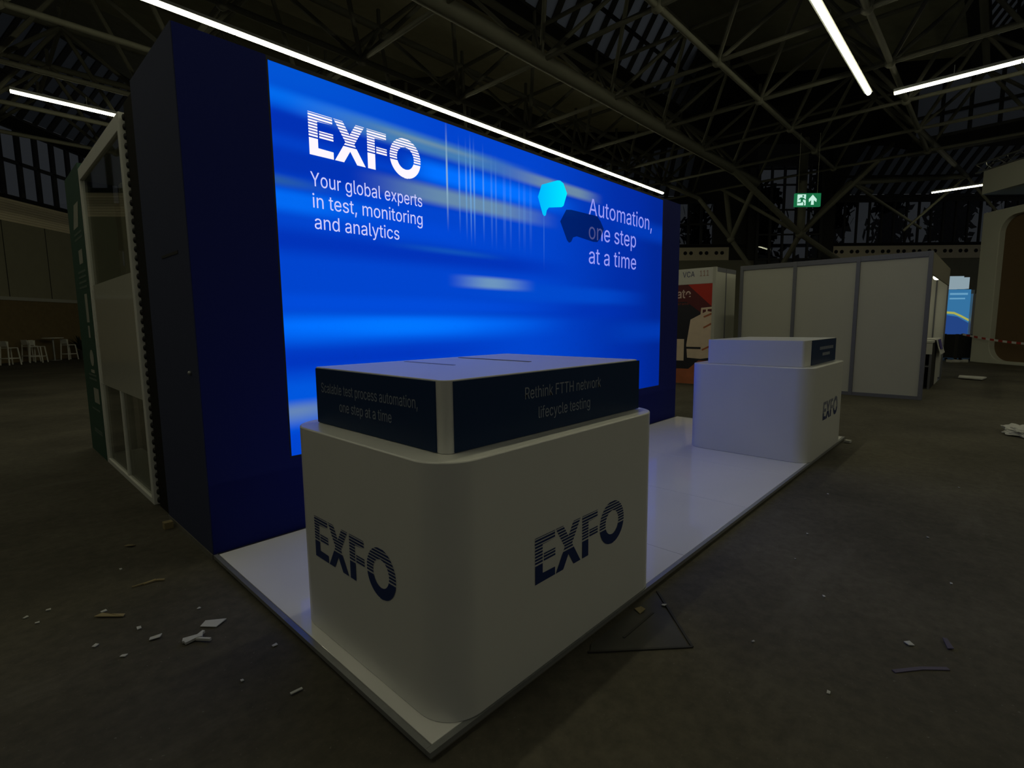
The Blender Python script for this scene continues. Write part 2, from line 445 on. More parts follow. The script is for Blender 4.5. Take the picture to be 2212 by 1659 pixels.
struct(MB().slab([(XR0, y1_, ZR), (XR1, y1_, ZR), hall(31, 5, 11.2), hall(31, 20.3, 14.7), hall(6, 20.3, 14.7), (XR0-8, y1_, ZR)], (0, 0, .15)).build('ceiling', K['roof']))
struct(MB().slab([(XR1, -20, ZG-.3), (XR1, 18, ZG-.3), (XR1, 18, 12.4), (XR1, -20, 12.4)], (.15, 0, 0)).build('wall_gable', K['gutter']))
struct(MB().slab([(XR1-.1, 1.5, 10.9), (24, 1.5, 10.9), hall(28.3, -19, 10.85), hall(28.3, 5, 10.85), (10, 19, 11)], (0, 0, .15)).build('ceiling', K['dark_wall']))
struct(MB().slab([(24.0, 1.5, 7.95), (24.0, -10, 7.95), hall(28.3, -32, 10.8), hall(28.3, -19, 10.85)], (0, 0, .12)).build('ceiling', K['dark_wall']))
struct(MB().slab([(24.0, 1.5, 7.95), (24.0, 1.5, 10.9), hall(28.3, -19, 10.95)], (.1, .1, 0)).build('wall_gable', K['gutter']))
struct(MB().slab([(XR1, -20, 10.5), (24, -20, 10.5), (24, 1.6, 10.5), (XR1, 1.6, 10.5)], (0, 0, .15)).build('ceiling', K['roof']))
# glazed clerestory across the end of the roof
mb = MB(); x = 24.0
for i in range(13):
    y = 1.45-i*.78
    mb.bar((x, y, 8.2), (x, y, 10.35), .07, .1)
for z in (8.2, 8.98, 10.35): mb.bar((x, 1.5, z), (x, -8.2, z+.12), .1, .1)
f = struct(mb.build('window_6', K['winframe']))
MB().slab([(x+.02, 1.45, 8.2), (x+.02, -8.2, 8.3), (x+.02, -8.2, 10.4), (x+.02, 1.45, 10.35)], (.01, 0, 0)).build('pane', K['roof_glass'], f)
struct(MB().slab([(23.7, 6, 10.35), (23.7, -9, 10.45), (23.7, -9, 12.4), (23.7, 6, 12.4)], (.3, 0, 0)).build('wall_gable.001', K['gutter']))
struct(MB().slab([(23.95, 1.6, 7.7), (23.95, -9, 7.7), (23.95, -9, 8.25), (23.95, 1.6, 8.15)], (.3, 0, 0)).build('trim_8', K['gutter']))

# ---- space frame of steel tubes: bottom grid, top grid, diagonals
MOD = 2.8
BX0, BY0, ZB = 11.1, 6.45, 7.35
ZT = 9.05
bx = [BX0+MOD*i for i in range(-6, 5)]; by = [BY0+MOD*j for j in range(-4, 6)]
tx = [x+MOD/2 for x in bx[:-1]]; ty = [y-MOD/2 for y in by]+[by[-1]+MOD/2]
def inside(p):
    d = (Vector((p[0], p[1], 0))-Vector((CAM.x, CAM.y, 0))); return d.dot(E2) < LW-.6 and d.dot(E1) < BD-1.5
def xrun(xs, y, z, r, name):
    pts = [x for x in xs if inside((x, y))]
    if len(pts) > 1: struct(MB().tube((pts[0], y, z), (pts[-1], y, z), r, 12).build(name, K['steel'], smooth=True))
def yrun(x, ys, z, r, name):
    pts = [y for y in ys if inside((x, y))]
    if len(pts) > 1: struct(MB().tube((x, pts[0], z), (x, pts[-1], z), r, 10).build(name, K['steel'], smooth=True))
for j, y in enumerate(by):
    xrun(bx, y, ZB, .17 if abs(y-BY0) < .01 else .06, 'ceiling_beam')
for i, x in enumerate(bx): yrun(x, by, ZB, .05, 'ceiling_beam')
for y in ty: xrun(tx, y, ZT, .085, 'ceiling_beam')
for x in tx: yrun(x, ty, ZT, .05, 'ceiling_beam')
for x in bx:
    for y in by:
        if not inside((x, y)): continue
        mb = MB(); c = 0
        for sx in (-1, 1):
            for sy in (-1, 1):
                q = (x+sx*MOD/2, y+sy*MOD/2)
                if inside(q) and tx[0]-.1 < q[0] < tx[-1]+.1: mb.tube((x, y, ZB), (q[0], q[1], ZT), .05, 8); c += 1
        mb.ball((x, y, ZB), .12, 8, 6)
        struct(mb.build('ceiling_brace', K['steel'], smooth=True))
for x in tx:
    for y in ty:
        if inside((x, y)): struct(MB().ball((x, y, ZT), .11, 8, 6).tube((x, y, ZT), (x, y, ZT+.45), .05, 8).build('ceiling_node', K['steel'], smooth=True))
# trusses that carry the roof edge down to the far supports
mb = MB(); P0 = Vector((23.44, 4.97, 0))
post = lambda z: P0+Vector((0, 0, z))
mb.tube(post(9.05), post(5.2), .15, 12)
mb.tube(post(5.2), (19.5, 6.45, 7.35), .12, 10); mb.tube(post(5.2), (25.1, 3.6, 7.35), .12, 10)
mb.tube(post(5.2), hall(24.5, -12.2, 3.2), .11, 10); mb.tube(post(5.2), hall(23, -16, 3.2), .11, 10)
mb.tube(post(5.2), (22.3, 2.2, 7.35), .07, 10); mb.tube(post(5.2), (22.3, 7.9, 7.35), .07, 10)
mb.ball(post(5.2), .2)
struct(mb.build('ceiling_support', K['steel'], smooth=True))
mb = MB(); q = Vector((22.2, 9.2, 0)); top = q+Vector((0, 0, 7.35)); low = hall(23.6, -9.9, 5.25)
mb.tube((19.5, 9.25, 7.35), hall(23, -8.2, 6.9), .08); mb.tube(hall(23, -8.2, 6.9), low, .09); mb.tube(low, (22.3, 6.45, 7.35), .1); mb.tube(low, hall(23.6, -11.9, 2.6), .1); mb.tube(low, hall(23.6, -9.6, 7.35), .1)
mb.ball(low, .17)
struct(mb.build('ceiling_support.001', K['steel'], smooth=True))
mb = MB()
for a, b, r in (((25.1, 3.6, 7.35), hall(24, -16.4, 7.35), .07), ((25.1, 3.6, 7.35), (26.5, 2.2, 9.1), .08), ((25.1, 3.6, 7.35), hall(25, -19.5, 5.9), .06), ((25.1, 3.6, 7.35), hall(24, -20.6, 8.0), .12), (hall(24, -20.6, 8.0), hall(24.5, -23.5, 5.6), .06), (hall(24, -20.6, 8.0), hall(24.5, -18.3, 5.7), .06), ((19.5, .85, 7.35), hall(24, -20.6, 8.0), .09)):
    mb.tube(a, b, r)
struct(mb.build('ceiling_support.002', K['steel'], smooth=True))

# ================================================================ HALL LIGHTS
def tube_row(label, a, b, seg_len, group='white tube lights in rows under the roof trusses'):
    a, b = Vector(a), Vector(b); L_ = (b-a).length; dr = (b-a)/L_
    t = thing('tube_light', (a.x, a.y, a.z), label, 'light', group)
    n_ = max(1, round(L_/seg_len))
    hm = MB().bar(a+Vector((0, 0, .085)), b+Vector((0, 0, .085)), .10, .07); hm.bar(a+Vector((0, 0, .050)), b+Vector((0, 0, .050)), .17, .008)
    hm.build('housing', K['alu'], t)
    for i in range(n_):
        p, q = a+dr*(L_*i/n_+.012), a+dr*(L_*(i+1)/n_-.012)
        side = dr.cross(Vector((0, 0, 1))); prof = [(math.cos(R(180+180*j/8))*.052, math.sin(R(180+180*j/8))*.052) for j in range(9)]
        m_ = MB(); m_.slab([p+side*u+Vector((0, 0, w+.045)) for u, w in prof], q-p)
        m_.build('diffuser', K['tube'], t)
        mid = (p+q)/2
        MB().tube(mid+Vector((0, 0, .11)), mid+Vector((0, 0, .32)), .008, 6).build('hanger', K['alu'], t)
    return t
tube_row('long white tube light crossing directly above the blue screen wall', (-8.3, 9.45, 7), (19.9, 9.45, 7), 2.8)
tube_row('white tube light left above the glazed meeting booth', (.19, 15.7, 7), (19.8, 15.7, 7), 2.8)
tube_row('white tube light running steeply to the top edge, high on the right', (-9.4, 1.34, 7), (14.58, 1.34, 7), 2.7)
tube_row('added unseen tube light over the aisle before the stage', (-1.3, -6.9, 7), (14.58, -6.9, 7), 2.7)  # added lamp row out of view, brightens the near counter's front
tube_row('white tube light running to the right edge above the canopy', (15.0, .9, 7), (15.0, -12.4, 7), 2.2)
tube_row('faint short twin tube light seen just left of the canopy', (28.2, 1.16, 7), (28.05, -1.4, 7), 2.6)

# ================================================================ STAND PLATFORM
PH = .04; PL = 6.804; PB = 2.335
t = thing('stand_platform', (0, 0, 0), 'low white glossy stage floor with grey metal edge under both white counters', 'platform')
xs = [.028, 2.09, 3.257, 4.43, 5.6, PL-.028]
for i in range(5):
    for y0, y1 in ((.028, PB-.012),):
        MB().box(xs[i]+.002, xs[i+1]-.002, y0, y1, .008, PH).build('floor_panel', K['deck'], t, bevel=.0015)
mb = MB().box(0, PL, 0, .026, .018, PH); mb.box(0, .026, .027, PB, .018, PH); mb.box(PL-.026, PL, .027, PB, .018, PH)
mb.build('edge_trim', K['alu'], t)
mb = MB().box(.012, PL-.012, .012, .024, 0, .018); mb.box(.012, .024, .024, PB, 0, .018); mb.box(PL-.024, PL-.012, .024, PB, 0, .018)
mb.build('edge_skirt', K['edge'], t)

# ================================================================ SCREEN WALL
WY, WX0, WX1, WH, WD = 2.346, .006, 6.751, 3.361, 1.09
t = thing('display_wall', (WX0, WY, 0), 'tall navy exhibition wall with a huge lit blue screen behind the white counters', 'display wall')
SX0, SX1, SZ0, SZ1 = .561, 6.186, .604, 3.335
MB().box(-.004, WX1+.05, WY+.003, WY+WD, 0, PH-.001).build('base_trim', K['edge'], t)
mb = MB()
mb.box(WX0, SX0-.012, WY, WY+WD, PH, WH); mb.box(SX1+.012, WX1, WY, WY+WD, PH, WH)
mb.box(SX0-.012, SX1+.012, WY, WY+WD, PH, SZ0-.012); mb.box(SX0-.012, SX1+.012, WY+.05, WY+WD, SZ0-.012, WH)
mb.build('fabric_wall', K['navy'], t)
sp = MB().box(WX0-.006, WX0, WY+.004, WY+WD, PH, WH).build('side_panel', K['navy_side'], t)
MB().box(WX0-.009, WX0-.0055, WY+.22, WY+.62, 2.03, 2.05).build('shadow_slit', K['black'], sp)  # black strip painting the shadow of a slit
MB().ball((WX0-.012, WY+.16, 1.25), .014, 10, 6).build('knob', K['alu'], sp, smooth=True)
mb = MB().box(SX0-.012, SX0, WY, WY+.05, SZ0-.012, WH); mb.box(SX1, SX1+.012, WY, WY+.05, SZ0-.012, WH)
mb.box(SX0, SX1, WY, WY+.05, SZ1, WH); mb.box(SX0, SX1, WY, WY+.05, SZ0-.012, SZ0)
mb.build('screen_bezel', K['black'], t)

def screen_material(off):
    M = bpy.data.materials.new('lit_screen_picture'); M.use_nodes = True; N = M.node_tree.nodes; L = M.node_tree.links; N.clear()
    T = N.new('ShaderNodeTexCoord'); P = N.new('ShaderNodeVectorMath'); P.operation = 'ADD'; P.inputs[1].default_value = off
    L.new(T.outputs['Object'], P.inputs[0]); X = N.new('ShaderNodeSeparateXYZ'); L.new(P.outputs[0], X.inputs[0])
    def math_(op, a, b=None, clamp=False):
        n = N.new('ShaderNodeMath'); n.operation = op; n.use_clamp = clamp
        for i, v in enumerate((a, b)):
            if v is None: continue
            if isinstance(v, (int, float)): n.inputs[i].default_value = v
            else: L.new(v, n.inputs[i])
        return n.outputs[0]
    def sstep(v, a, b, lo, hi):
        n = N.new('ShaderNodeMapRange'); n.interpolation_type = 'SMOOTHSTEP'
        n.inputs[1].default_value = a; n.inputs[2].default_value = b; n.inputs[3].default_value = lo; n.inputs[4].default_value = hi
        L.new(v, n.inputs[0]); return n.outputs[0]
    def mixc(base, col, fac):
        n = N.new('ShaderNodeMix'); n.data_type = 'RGBA'; L.new(fac, n.inputs[0])
        if isinstance(base, tuple): n.inputs[6].default_value = (*base, 1)
        else: L.new(base, n.inputs[6])
        n.inputs[7].default_value = (*col, 1); return n.outputs[2]
    x, z = X.outputs[0], X.outputs[2]
    c = mixc(srgb(0, 68, 205), srgb(0, 44, 165), sstep(x, 3.0, 5.4, 0, 1))
    c = mixc(c, srgb(0, 36, 140), sstep(x, 5.2, 6.2, 0, .8))
    c = mixc(c, srgb(0, 84, 212), math_('MULTIPLY', sstep(z, 2.95, 3.3, 0, 1), sstep(x, .6, 2.2, 1, 0)))
    def streak(x0, x1, z0, z1, col, a=1, sx0=.3, sx1=.6, sz0=.05, sz1=.05):
        nonlocal c
        f = math_('MULTIPLY', sstep(x, x0-sx0, x0+sx0, 0, 1), sstep(x, x1-sx1, x1+sx1, 1, 0))
        g = math_('MULTIPLY', sstep(z, z0-sz0, z0+sz0, 0, 1), sstep(z, z1-sz1, z1+sz1, 1, 0))
        c = mixc(c, srgb(*col), math_('MULTIPLY', math_('MULTIPLY', f, g), a))
    # dark bands
    streak(.3, 2.0, 2.86, 3.04, (0, 46, 178), .9, .2, .6, .07, .05)
    streak(.3, 2.2, 2.60, 2.80, (0, 48, 178), .9, .2, .6, .06, .06)
    streak(.3, 3.6, 2.08, 2.24, (0, 46, 180), .8, .3, .8, .07, .07)
    streak(.3, 2.4, 1.24, 1.38, (0, 52, 190), .9, .3, .8, .05, .08)
    streak(2.4, 5, 1.62, 1.78, (0, 48, 180), .7, .6, .8, .06, .06)
    # bright blue bands
    streak(.2, 1.6, 3.07, 3.17, (0, 105, 235), 1, .2, .7, .06, .04)
    streak(1.75, 3.6, 2.80, 2.96, (0, 112, 255), 1, .25, .7, .06, .06)
    streak(.2, 1.2, 2.36, 2.50, (0, 105, 242), 1, .2, .5, .05, .04)
    streak(1.2, 2.4, 2.30, 2.44, (0, 72, 215), .8, .5, .5, .06, .06)
    streak(.2, 3.0, 1.46, 1.62, (0, 112, 255), 1, .6, 1.1, .10, .07)
    streak(1.1, 2.1, 1.49, 1.60, (0, 118, 255), 1, .4, .5, .06, .05)
    streak(.2, 3.4, 1.66, 1.78, (0, 78, 222), .7, .4, .9, .05, .05)
    streak(.2, 2.0, .80, 1.16, (0, 88, 222), .9, .3, .9, .07, .07)
    streak(2.6, 5.2, 1.80, 1.98, (0, 74, 205), .8, .5, .8, .05, .05)
    streak(4.8, 6.4, 1.30, 1.55, (0, 58, 180), .8, .5, .3, .1, .1)
    streak(5.0, 6.4, 2.72, 2.95, (0, 62, 190), .7, .5, .3, .08, .08)
    # pale gold streaks
    streak(1.1, 2.9, 3.03, 3.16, (70, 126, 178), .95, .5, .7, .04, .04)
    streak(1.5, 2.4, 3.10, 3.13, (125, 152, 160), .6, .3, .4, .025, .02)
    streak(1.6, 3.2, 2.62, 2.76, (104, 140, 170), .95, .5, .6, .04, .04)
    streak(.4, .8, 2.53, 2.59, (40, 92, 160), .9, .2, .3, .03, .03)
    streak(3.1, 4.35, 3.02, 3.13, (110, 140, 165), .95, .5, .3, .03, .03)
    streak(2.35, 3.0, 1.905, 2.01, (112, 152, 190), .95, .3, .35, .025, .025)
    streak(1.7, 2.6, 2.20, 2.235, (20, 90, 185), .8, .4, .4, .03, .03)
    streak(.4, 1.0, .86, .98, (110, 140, 170), .8, .2, .4, .08, .05)
    # vertical light lines
    for xx, z0, z1, w, a in ((2.10, 2.62, 3.15, .009, .8), (2.245, 2.6, 3.05, .008, .45), (2.33, 2.55, 3.05, .009, .4), (2.385, 2.52, 3.1, .008, .6), (2.43, 2.52, 3.08, .009, .5), (2.55, 2.55, 3.05, .009, .42), (2.66, 2.5, 3.0, .012, .2), (2.72, 2.5, 3.0, .01, .22), (2.84, 2.5, 2.95, .02, .14), (2.93, 2.5, 2.95, .014, .15), (3.06, 2.5, 2.95, .012, .13), (3.14, 2.5, 2.9, .02, .12), (3.24, 2.5, 2.9, .02, .1), (3.46, 2.35, 2.70, .006, .22)):
        streak(xx-w, xx+w, z0, z1, (120, 180, 240) if xx > 2.2 else (150, 185, 205), a, .006, .006, .25, .25)
    e = N.new('ShaderNodeEmission'); L.new(c, e.inputs[0]); e.inputs[1].default_value = 1.0
    gl_ = N.new('ShaderNodeBsdfGlossy'); gl_.inputs['Roughness'].default_value = .5; gl_.inputs[0].default_value = (.004, .004, .004, 1)
    ad = N.new('ShaderNodeAddShader'); L.new(e.outputs[0], ad.inputs[0]); L.new(gl_.outputs[0], ad.inputs[1])
    o = N.new('ShaderNodeOutputMaterial'); L.new(ad.outputs[0], o.inputs[0]); return M
K['screen'] = screen_material((WX0, WY, 0))
scr = MB().box(SX0, SX1, WY+.004, WY+.04, SZ0, SZ1).build('led_screen', K['screen'], t)
U, V, NN = (1, 0, 0), (0, 0, 1), (0, -1, 0)
FY = WY+.004
K['e_logo'] = emis('lit_white_logo', (1, .93, 1), 1.0)
K['e_text'] = emis('lit_lavender_lettering', srgb(205, 205, 255), 1)
K['e_text2'] = emis('lit_violet_lettering', srgb(152, 155, 245), 1)
K['e_cyan'] = emis('lit_cyan_shape', srgb(0, 212, 255), 1)
def cyan_material():
    M = emis('lit_cyan_bubble', (0, 0, 0), 1); N = M.node_tree.nodes; L = M.node_tree.links
    T = N.new('ShaderNodeTexCoord'); X = N.new('ShaderNodeSeparateXYZ'); L.new(T.outputs['Object'], X.inputs[0])
    r = N.new('ShaderNodeMapRange'); r.inputs[1].default_value = 3.35; r.inputs[2].default_value = 3.85; L.new(X.outputs[0], r.inputs[0])
    c = N.new('ShaderNodeMix'); c.data_type = 'RGBA'; c.inputs[6].default_value = (*srgb(0, 185, 255), 1); c.inputs[7].default_value = (*srgb(0, 232, 255), 1)
    L.new(r.outputs[0], c.inputs[0]); L.new(c.outputs[2], [n for n in N if n.type == 'EMISSION'][0].inputs[0]); return M
logo('logo_lettering', (.822, FY, 2.784), U, V, NN, .298, .986, K['e_logo'], scr, .003)
lines_on('slogan_lettering', [('Your global experts', (.818, FY, 2.565), .995, .100), ('in test, monitoring', (.826, FY, 2.412), .985, .100), ('and analytics', (.832, FY, 2.262), .735, .100)], U, V, NN, K['e_text'], scr, .003)
lines_on('heading_lettering', [('Automation,', (4.305, FY, 2.862), 1.557, .195), ('one step', (4.309, FY, 2.578), 1.12, .195), ('at a time', (4.313, FY, 2.283), 1.13, .195)], U, V, NN, K['e_text2'], scr, .003)
def flat_poly(name, pts, material, depth):
    return MB().face([(x, FY-depth, z) for x, z in pts]).build(name, material, scr)
flat_poly('bubble_shape', [(3.419, 3.046), (3.50, 3.075), (3.69, 3.142), (3.74, 3.15), (3.802, 3.131), (3.871, 3.032), (3.805, 2.885), (3.77, 2.865), (3.54, 2.825), (3.505, 2.79), (3.488, 2.735), (3.46, 2.722), (3.435, 2.738), (3.356, 2.91)], cyan_material(), .004)
def shade_material():
    M = bpy.data.materials.new('dark_bubble_on_screen'); M.use_nodes = True; N = M.node_tree.nodes; L = M.node_tree.links; N.clear()
    a = N.new('ShaderNodeBsdfTransparent'); a.inputs[0].default_value = (.22, .22, .22, 1)
    e = N.new('ShaderNodeEmission'); e.inputs[0].default_value = (*srgb(0, 12, 50), 1)
    s = N.new('ShaderNodeAddShader'); o = N.new('ShaderNodeOutputMaterial')
    L.new(a.outputs[0], s.inputs[0]); L.new(e.outputs[0], s.inputs[1]); L.new(s.outputs[0], o.inputs[0]); return M
flat_poly('dark_bubble_shape', [(3.855, 2.849), (3.95, 2.862), (4.483, 2.866), (4.56, 2.81), (4.63, 2.728), (4.55, 2.60), (4.488, 2.554), (4.40, 2.548), (4.06, 2.575), (3.989, 2.555), (3.95, 2.50), (3.909, 2.485), (3.87, 2.51), (3.743, 2.705)], shade_material(), .005)

# ================================================================ COUNTERS
def counter(x0, x1, y0, y1, bx0, bx1, scr_x0, label, left_text, front_rows, with_left, rng):
    t = thing('reception_counter', (x0, y0, PH), label, 'counter', 'white reception counters on the stage')
    h, bh = 1.06, 1.344
    MB().poly_prism(rrect(x0, x1, y0, y1, .17, 14), 'z', PH, h).build('counter_body', K['white'], t, bevel=.006, smooth=True)
    by0, by1 = .122, 1.172
    bxm = MB().poly_prism(rrect(bx0, bx1, by0, by1, .035, 6), 'z', h+.0005, bh).build('display_box', K['white'], t, bevel=.003, smooth=True)
    # front screen
    s = MB().box(scr_x0, bx1-.004, by0-.006, by0+.002, h+.004, bh-.006).build('front_display', K['screen_off'], t)
    lines_on('display_lettering', front_rows, (1, 0, 0), (0, 0, 1), (0, -1, 0), K['letter_grey'], s, .0075) if front_rows[0][0] else rng(s)
    if with_left:
        s = MB().box(bx0-.006, bx0+.002, by0+.055, by1-.03, h+.004, bh-.006).build('side_display', K['screen_off'], t)
        lines_on('display_lettering', left_text, (0, -1, 0), (0, 0, 1), (-1, 0, 0), K['letter_grey'], s, .0075)
        logo('logo_lettering', (x0, y0+.993, .434), (0, -1, 0), (0, 0, 1), (-1, 0, 0), .205, .69, K['ink'], t, .002)
        MB().box(1.105, 1.128, .50, 1.09, bh-.01, bh+.0025).build('cable_slot', K['edge'], t)
        MB().box(.70, .718, .66, 1.09, bh-.01, bh+.0015).build('cable_slot', K['alu_grey'], t)
    logo('logo_lettering', (x0+.49 if with_left else x0+.53, y0, .440), (1, 0, 0), (0, 0, 1), (0, -1, 0), .208, .71, K['ink'], t, .002)
    return t
def faint_rows(s):
    for x0, x1, z in ((5.72, 6.36, 1.222), (5.86, 6.18, 1.15)):
        x = x0; mb = MB()
        while x < x1:
            w = random.uniform(.02, .05); mb.face([(x, .122-.0075, z), (x+w, .122-.0075, z), (x+w, .122-.0075, z+.035), (x, .122-.0075, z+.035)]); x += w+.012
        mb.build('display_lettering', K['letter_grey'], s)
counter(.087, 1.675, .004, 1.235, .207, 1.626, .246, 'near white rounded counter at the corner of the stage, two dark displays on top',
        [('Scalable test process automation,', (.207, 1.085, 1.222), .80, .048), ('one step at a time', (.207, .91, 1.142), .44, .048)],
        [('Rethink FTTH network', (.645, .122, 1.225), .585, .052), ('lifecycle testing', (.735, .122, 1.130), .40, .052)], True, None)
counter(4.985, 6.57, .004, 1.33, 5.12, 6.53, 5.385, 'far white counter tinted violet by the screen, at the far end of the stage',
        [], [('', 0, 0, 0)], False, faint_rows)

# ================================================================ LEFT NEIGHBOURS BEHIND THE WALL
mb = MB().box(.03, 2.2, 3.45, 3.86, 0, 3.33)
o = lone(mb, 'backing_panel', K['blackbrown'], (1.1, 3.65, 0), 'tall black board between the navy wall and the glazed booth', 'panel')
mb = MB()
for i in range(44): mb.ball((.03, 3.878, .05+i*.074), .026, 8, 6, (.6, 1, 1))
BASE[o.name] = Matrix.Translation((1.1, 3.65, 0))
mb.build('scalloped_edge', K['black'], o, smooth=True)
# glazed booth
GY0, GY1, GZ = 3.925, 6.10, 3.284
t = thing('glass_booth', (0, GY0, 0), 'white framed glass booth end with a frosted band, left of the navy wall', 'booth')
mb = MB()
mb.box(0, .06, GY0, GY0+.075, 0, GZ); mb.box(0, .06, GY1-.06, GY1, 0, GZ)
mb.box(0, .06, GY0+.075, GY1-.06, GZ-.13, GZ); mb.box(0, .06, GY0+.075, GY1-.06, 0, .05)
mb.build('frame', K['plastic_white'], t, bevel=.004)
MB().box(.008, .05, 4.98, 5.03, .05, .92).build('mullion', K['plastic_white'], t)
MB().box(.02, .032, GY0+.075, GY1-.06, .05, GZ-.13).build('glass_pane', K['booth_glass'], t)
K['frost'] = mat('frosted_band_gloss', (.56, .56, .48), .12, var=.03, coat=.3)
MB().box(.012, .020, GY0+.075, GY1-.06, .92, 2.02).build('frosted_band', K['frost'], t)
MB().box(.06, .34, GY0, GY1, .0, .10).build('sill', K['plastic_white'], t)
MB().box(.06, .34, GY0, GY1, GZ-.12, GZ).build('head_board', K['plastic_white'], t)
mb = MB().box(.34, 2.1, GY0+.06, GY1, 0, .02); mb.box(2.1, 2.16, GY0, GY1, 0, GZ); mb.box(.34, 2.1, GY1-.06, GY1, .02, GZ); mb.box(.34, 2.1, GY0, GY0+.06, 0.02, GZ)
mb.build('inner_wall', K['olive'], t)
MB().box(.36, .42, 4.95, 5.06, .10, GZ-.12).build('inner_post', K['plastic_white'], t)
# green banner wall
t = thing('green_banner_wall', (0, 6.12, 0), 'dark green printed banner wall beyond the glass booth', 'banner')
BT = 3.357
MB().box(.0, .30, 6.12, 7.15, 0, BT).build('banner_panel', K['green'], t)
mb = MB()
def bq(y0, z0, y1, z1, sk=0): mb.face([(-.002, y0, z0), (-.002, y1, z0+sk), (-.002, y1, z1+sk), (-.002, y0, z1)])
mb.face([(-.002, 6.30, 2.98), (-.002, 6.62, 2.98), (-.002, 6.80, 2.72), (-.002, 6.45, 2.72)])
bq(6.36, 2.30, 6.62, 2.46); bq(6.34, 1.62, 6.52, 1.95); bq(6.38, 1.44, 6.50, 1.58); bq(6.22, .66, 6.56, .84)
mb.face([(-.002, 6.45+.13*math.cos(a*.5236), 1.20+.10*math.sin(a*.5236)) for a in range(12)])
bq(6.36, 1.02, 6.60, 1.06)
mb.build('banner_graphics', K['pale_print'], t)
mb = MB()
for z in (2.64, 2.58, 2.20, 2.14, 2.08, 2.02, .98, .93, .56, .30, .27): bq(6.26, z, 6.8, z+.025)
mb.build('banner_lettering', K['dim_print'], t)

# ---- bar stools and high tables along the left wall
def stool_parts(t):
    B = BASE[t.name]
    def g(mb): bmesh.ops.transform(mb.bm, matrix=B, verts=mb.bm.verts); return mb
    for sx in (-1, 1):
        for sy in (-1, 1):
            top = .74 if sy < 0 else 1.02
            mb = MB().bar((sx*.19, sy*.18, top), (sx*.235, sy*.235, 0), .04, .04, up=(0, 1, 0)); g(mb).build('leg', K['plastic_white'], t, bevel=.004)
    g(MB().box(-.205, .205, -.20, .20, .72, .755)).build('seat', K['plastic_white'], t, bevel=.012)
    g(MB().slab([(-.20, .185, .80), (.20, .185, .80), (.20, .215, 1.04), (-.20, .215, 1.04)], (0, .025, 0))).build('backrest', K['plastic_white'], t, bevel=.01)
    mb = MB()
    for a, b in (((-.22, -.22), (.22, -.22)), ((-.22, .22), (.22, .22)), ((-.22, -.22), (-.22, .22)), ((.22, -.22), (.22, .22))):
        mb.bar((*a, .29), (*b, .29), .03, .035)
    g(mb).build('footrest', K['plastic_white'], t)
def copy_tree(o, parent=None):
    c = o.copy(); COL.objects.link(c)
    if parent: c.parent = parent
    for ch in list(o.children): copy_tree(ch, c)
    return c
SG = 'white bar stools by the left wall'
p = hall(22.2, 21.75, 0)
t0 = thing('bar_stool', p, 'white bar stool nearest the left picture edge, apart from the others', 'stool', SG, YAW+R(80)); stool_parts(t0)
for d, l, rz, lab in ((23.7, 21.9, 20, 'white bar stool facing front beside the high table, overlapping another stool'),
                      (24.2, 22.72, 75, 'white bar stool half hidden behind another, left of the high table'),
                      (25.7, 22.2, 80, 'white bar stool on the right of the high table, near the plant')):
    c = copy_tree(t0); c.location = hall(d, l, 0); c.rotation_euler = (0, 0, YAW+R(rz)); c['label'] = lab
def high_table(d, l, lab):
    p = hall(d, l, 0); t = thing('high_table', p, lab, 'table', 'high tables by the left wall', YAW)
    q = Vector(p)
    MB().tube(q+Vector((0, 0, 1.08)), q+Vector((0, 0, 1.115)), .42, 28).build('tabletop', K['plastic_white'], t)
    MB().tube(q+Vector((0, 0, .02)), q+Vector((0, 0, 1.08)), .04, 12).build('column', K['alu'], t)
    MB().tube(q, q+Vector((0, 0, .02)), .28, 20).build('base', K['alu'], t)
high_table(25.2, 22.5, 'white round high table between the bar stools and the plant')
high_table(21.3, 22.1, 'white round high table cut by the left picture edge')
p = hall(26.6, 22.3, 0)
t = thing('potted_plant', p, 'dark bushy plant half hidden behind the green banner wall', 'plant')
MB().tube(p, p+Vector((0, 0, .42)), .17, 16, r2=.22).build('pot', K['pot'], t)
mb = MB()
for i in range(70):
    a = random.uniform(0, 6.28); e = random.uniform(.2, 1.3); L_ = random.uniform(.35, .75)
    b = p+Vector((0, 0, .42)); tip = b+Vector((math.cos(a)*math.cos(e), math.sin(a)*math.cos(e), math.sin(e)*1.25))*L_
    s = Vector((-math.sin(a), math.cos(a), 0))*.05; mid = b.lerp(tip, .55)+Vector((0, 0, .06))
    mb.face([b, mid-s, tip, mid+s])
mb.build('foliage', K['leaf'], t)
p = hall(26.9, 21.7, 0)
lone(MB().box(-.16, .16, -.16, .16, 0, .42), 'white_box', K['plastic_white'], (0, 0, 0), 'small white box on the floor beside the plant and green banner', 'box').location = p
p = hall(26.1, 21.0, 0)
mb = MB(); pts = [(-.7, -.25), (-.2, -.4), (.5, -.3), (.75, .1), (.3, .35), (-.4, .3)]
mb.slab([(x, y, .002+.02*random.random()) for x, y in pts], (0, 0, .02))
lone(mb, 'plastic_sheet', K['plastic_white'], (0, 0, 0), 'crumpled white sheet lying in front of the rightmost bar stool', 'sheet').location = p

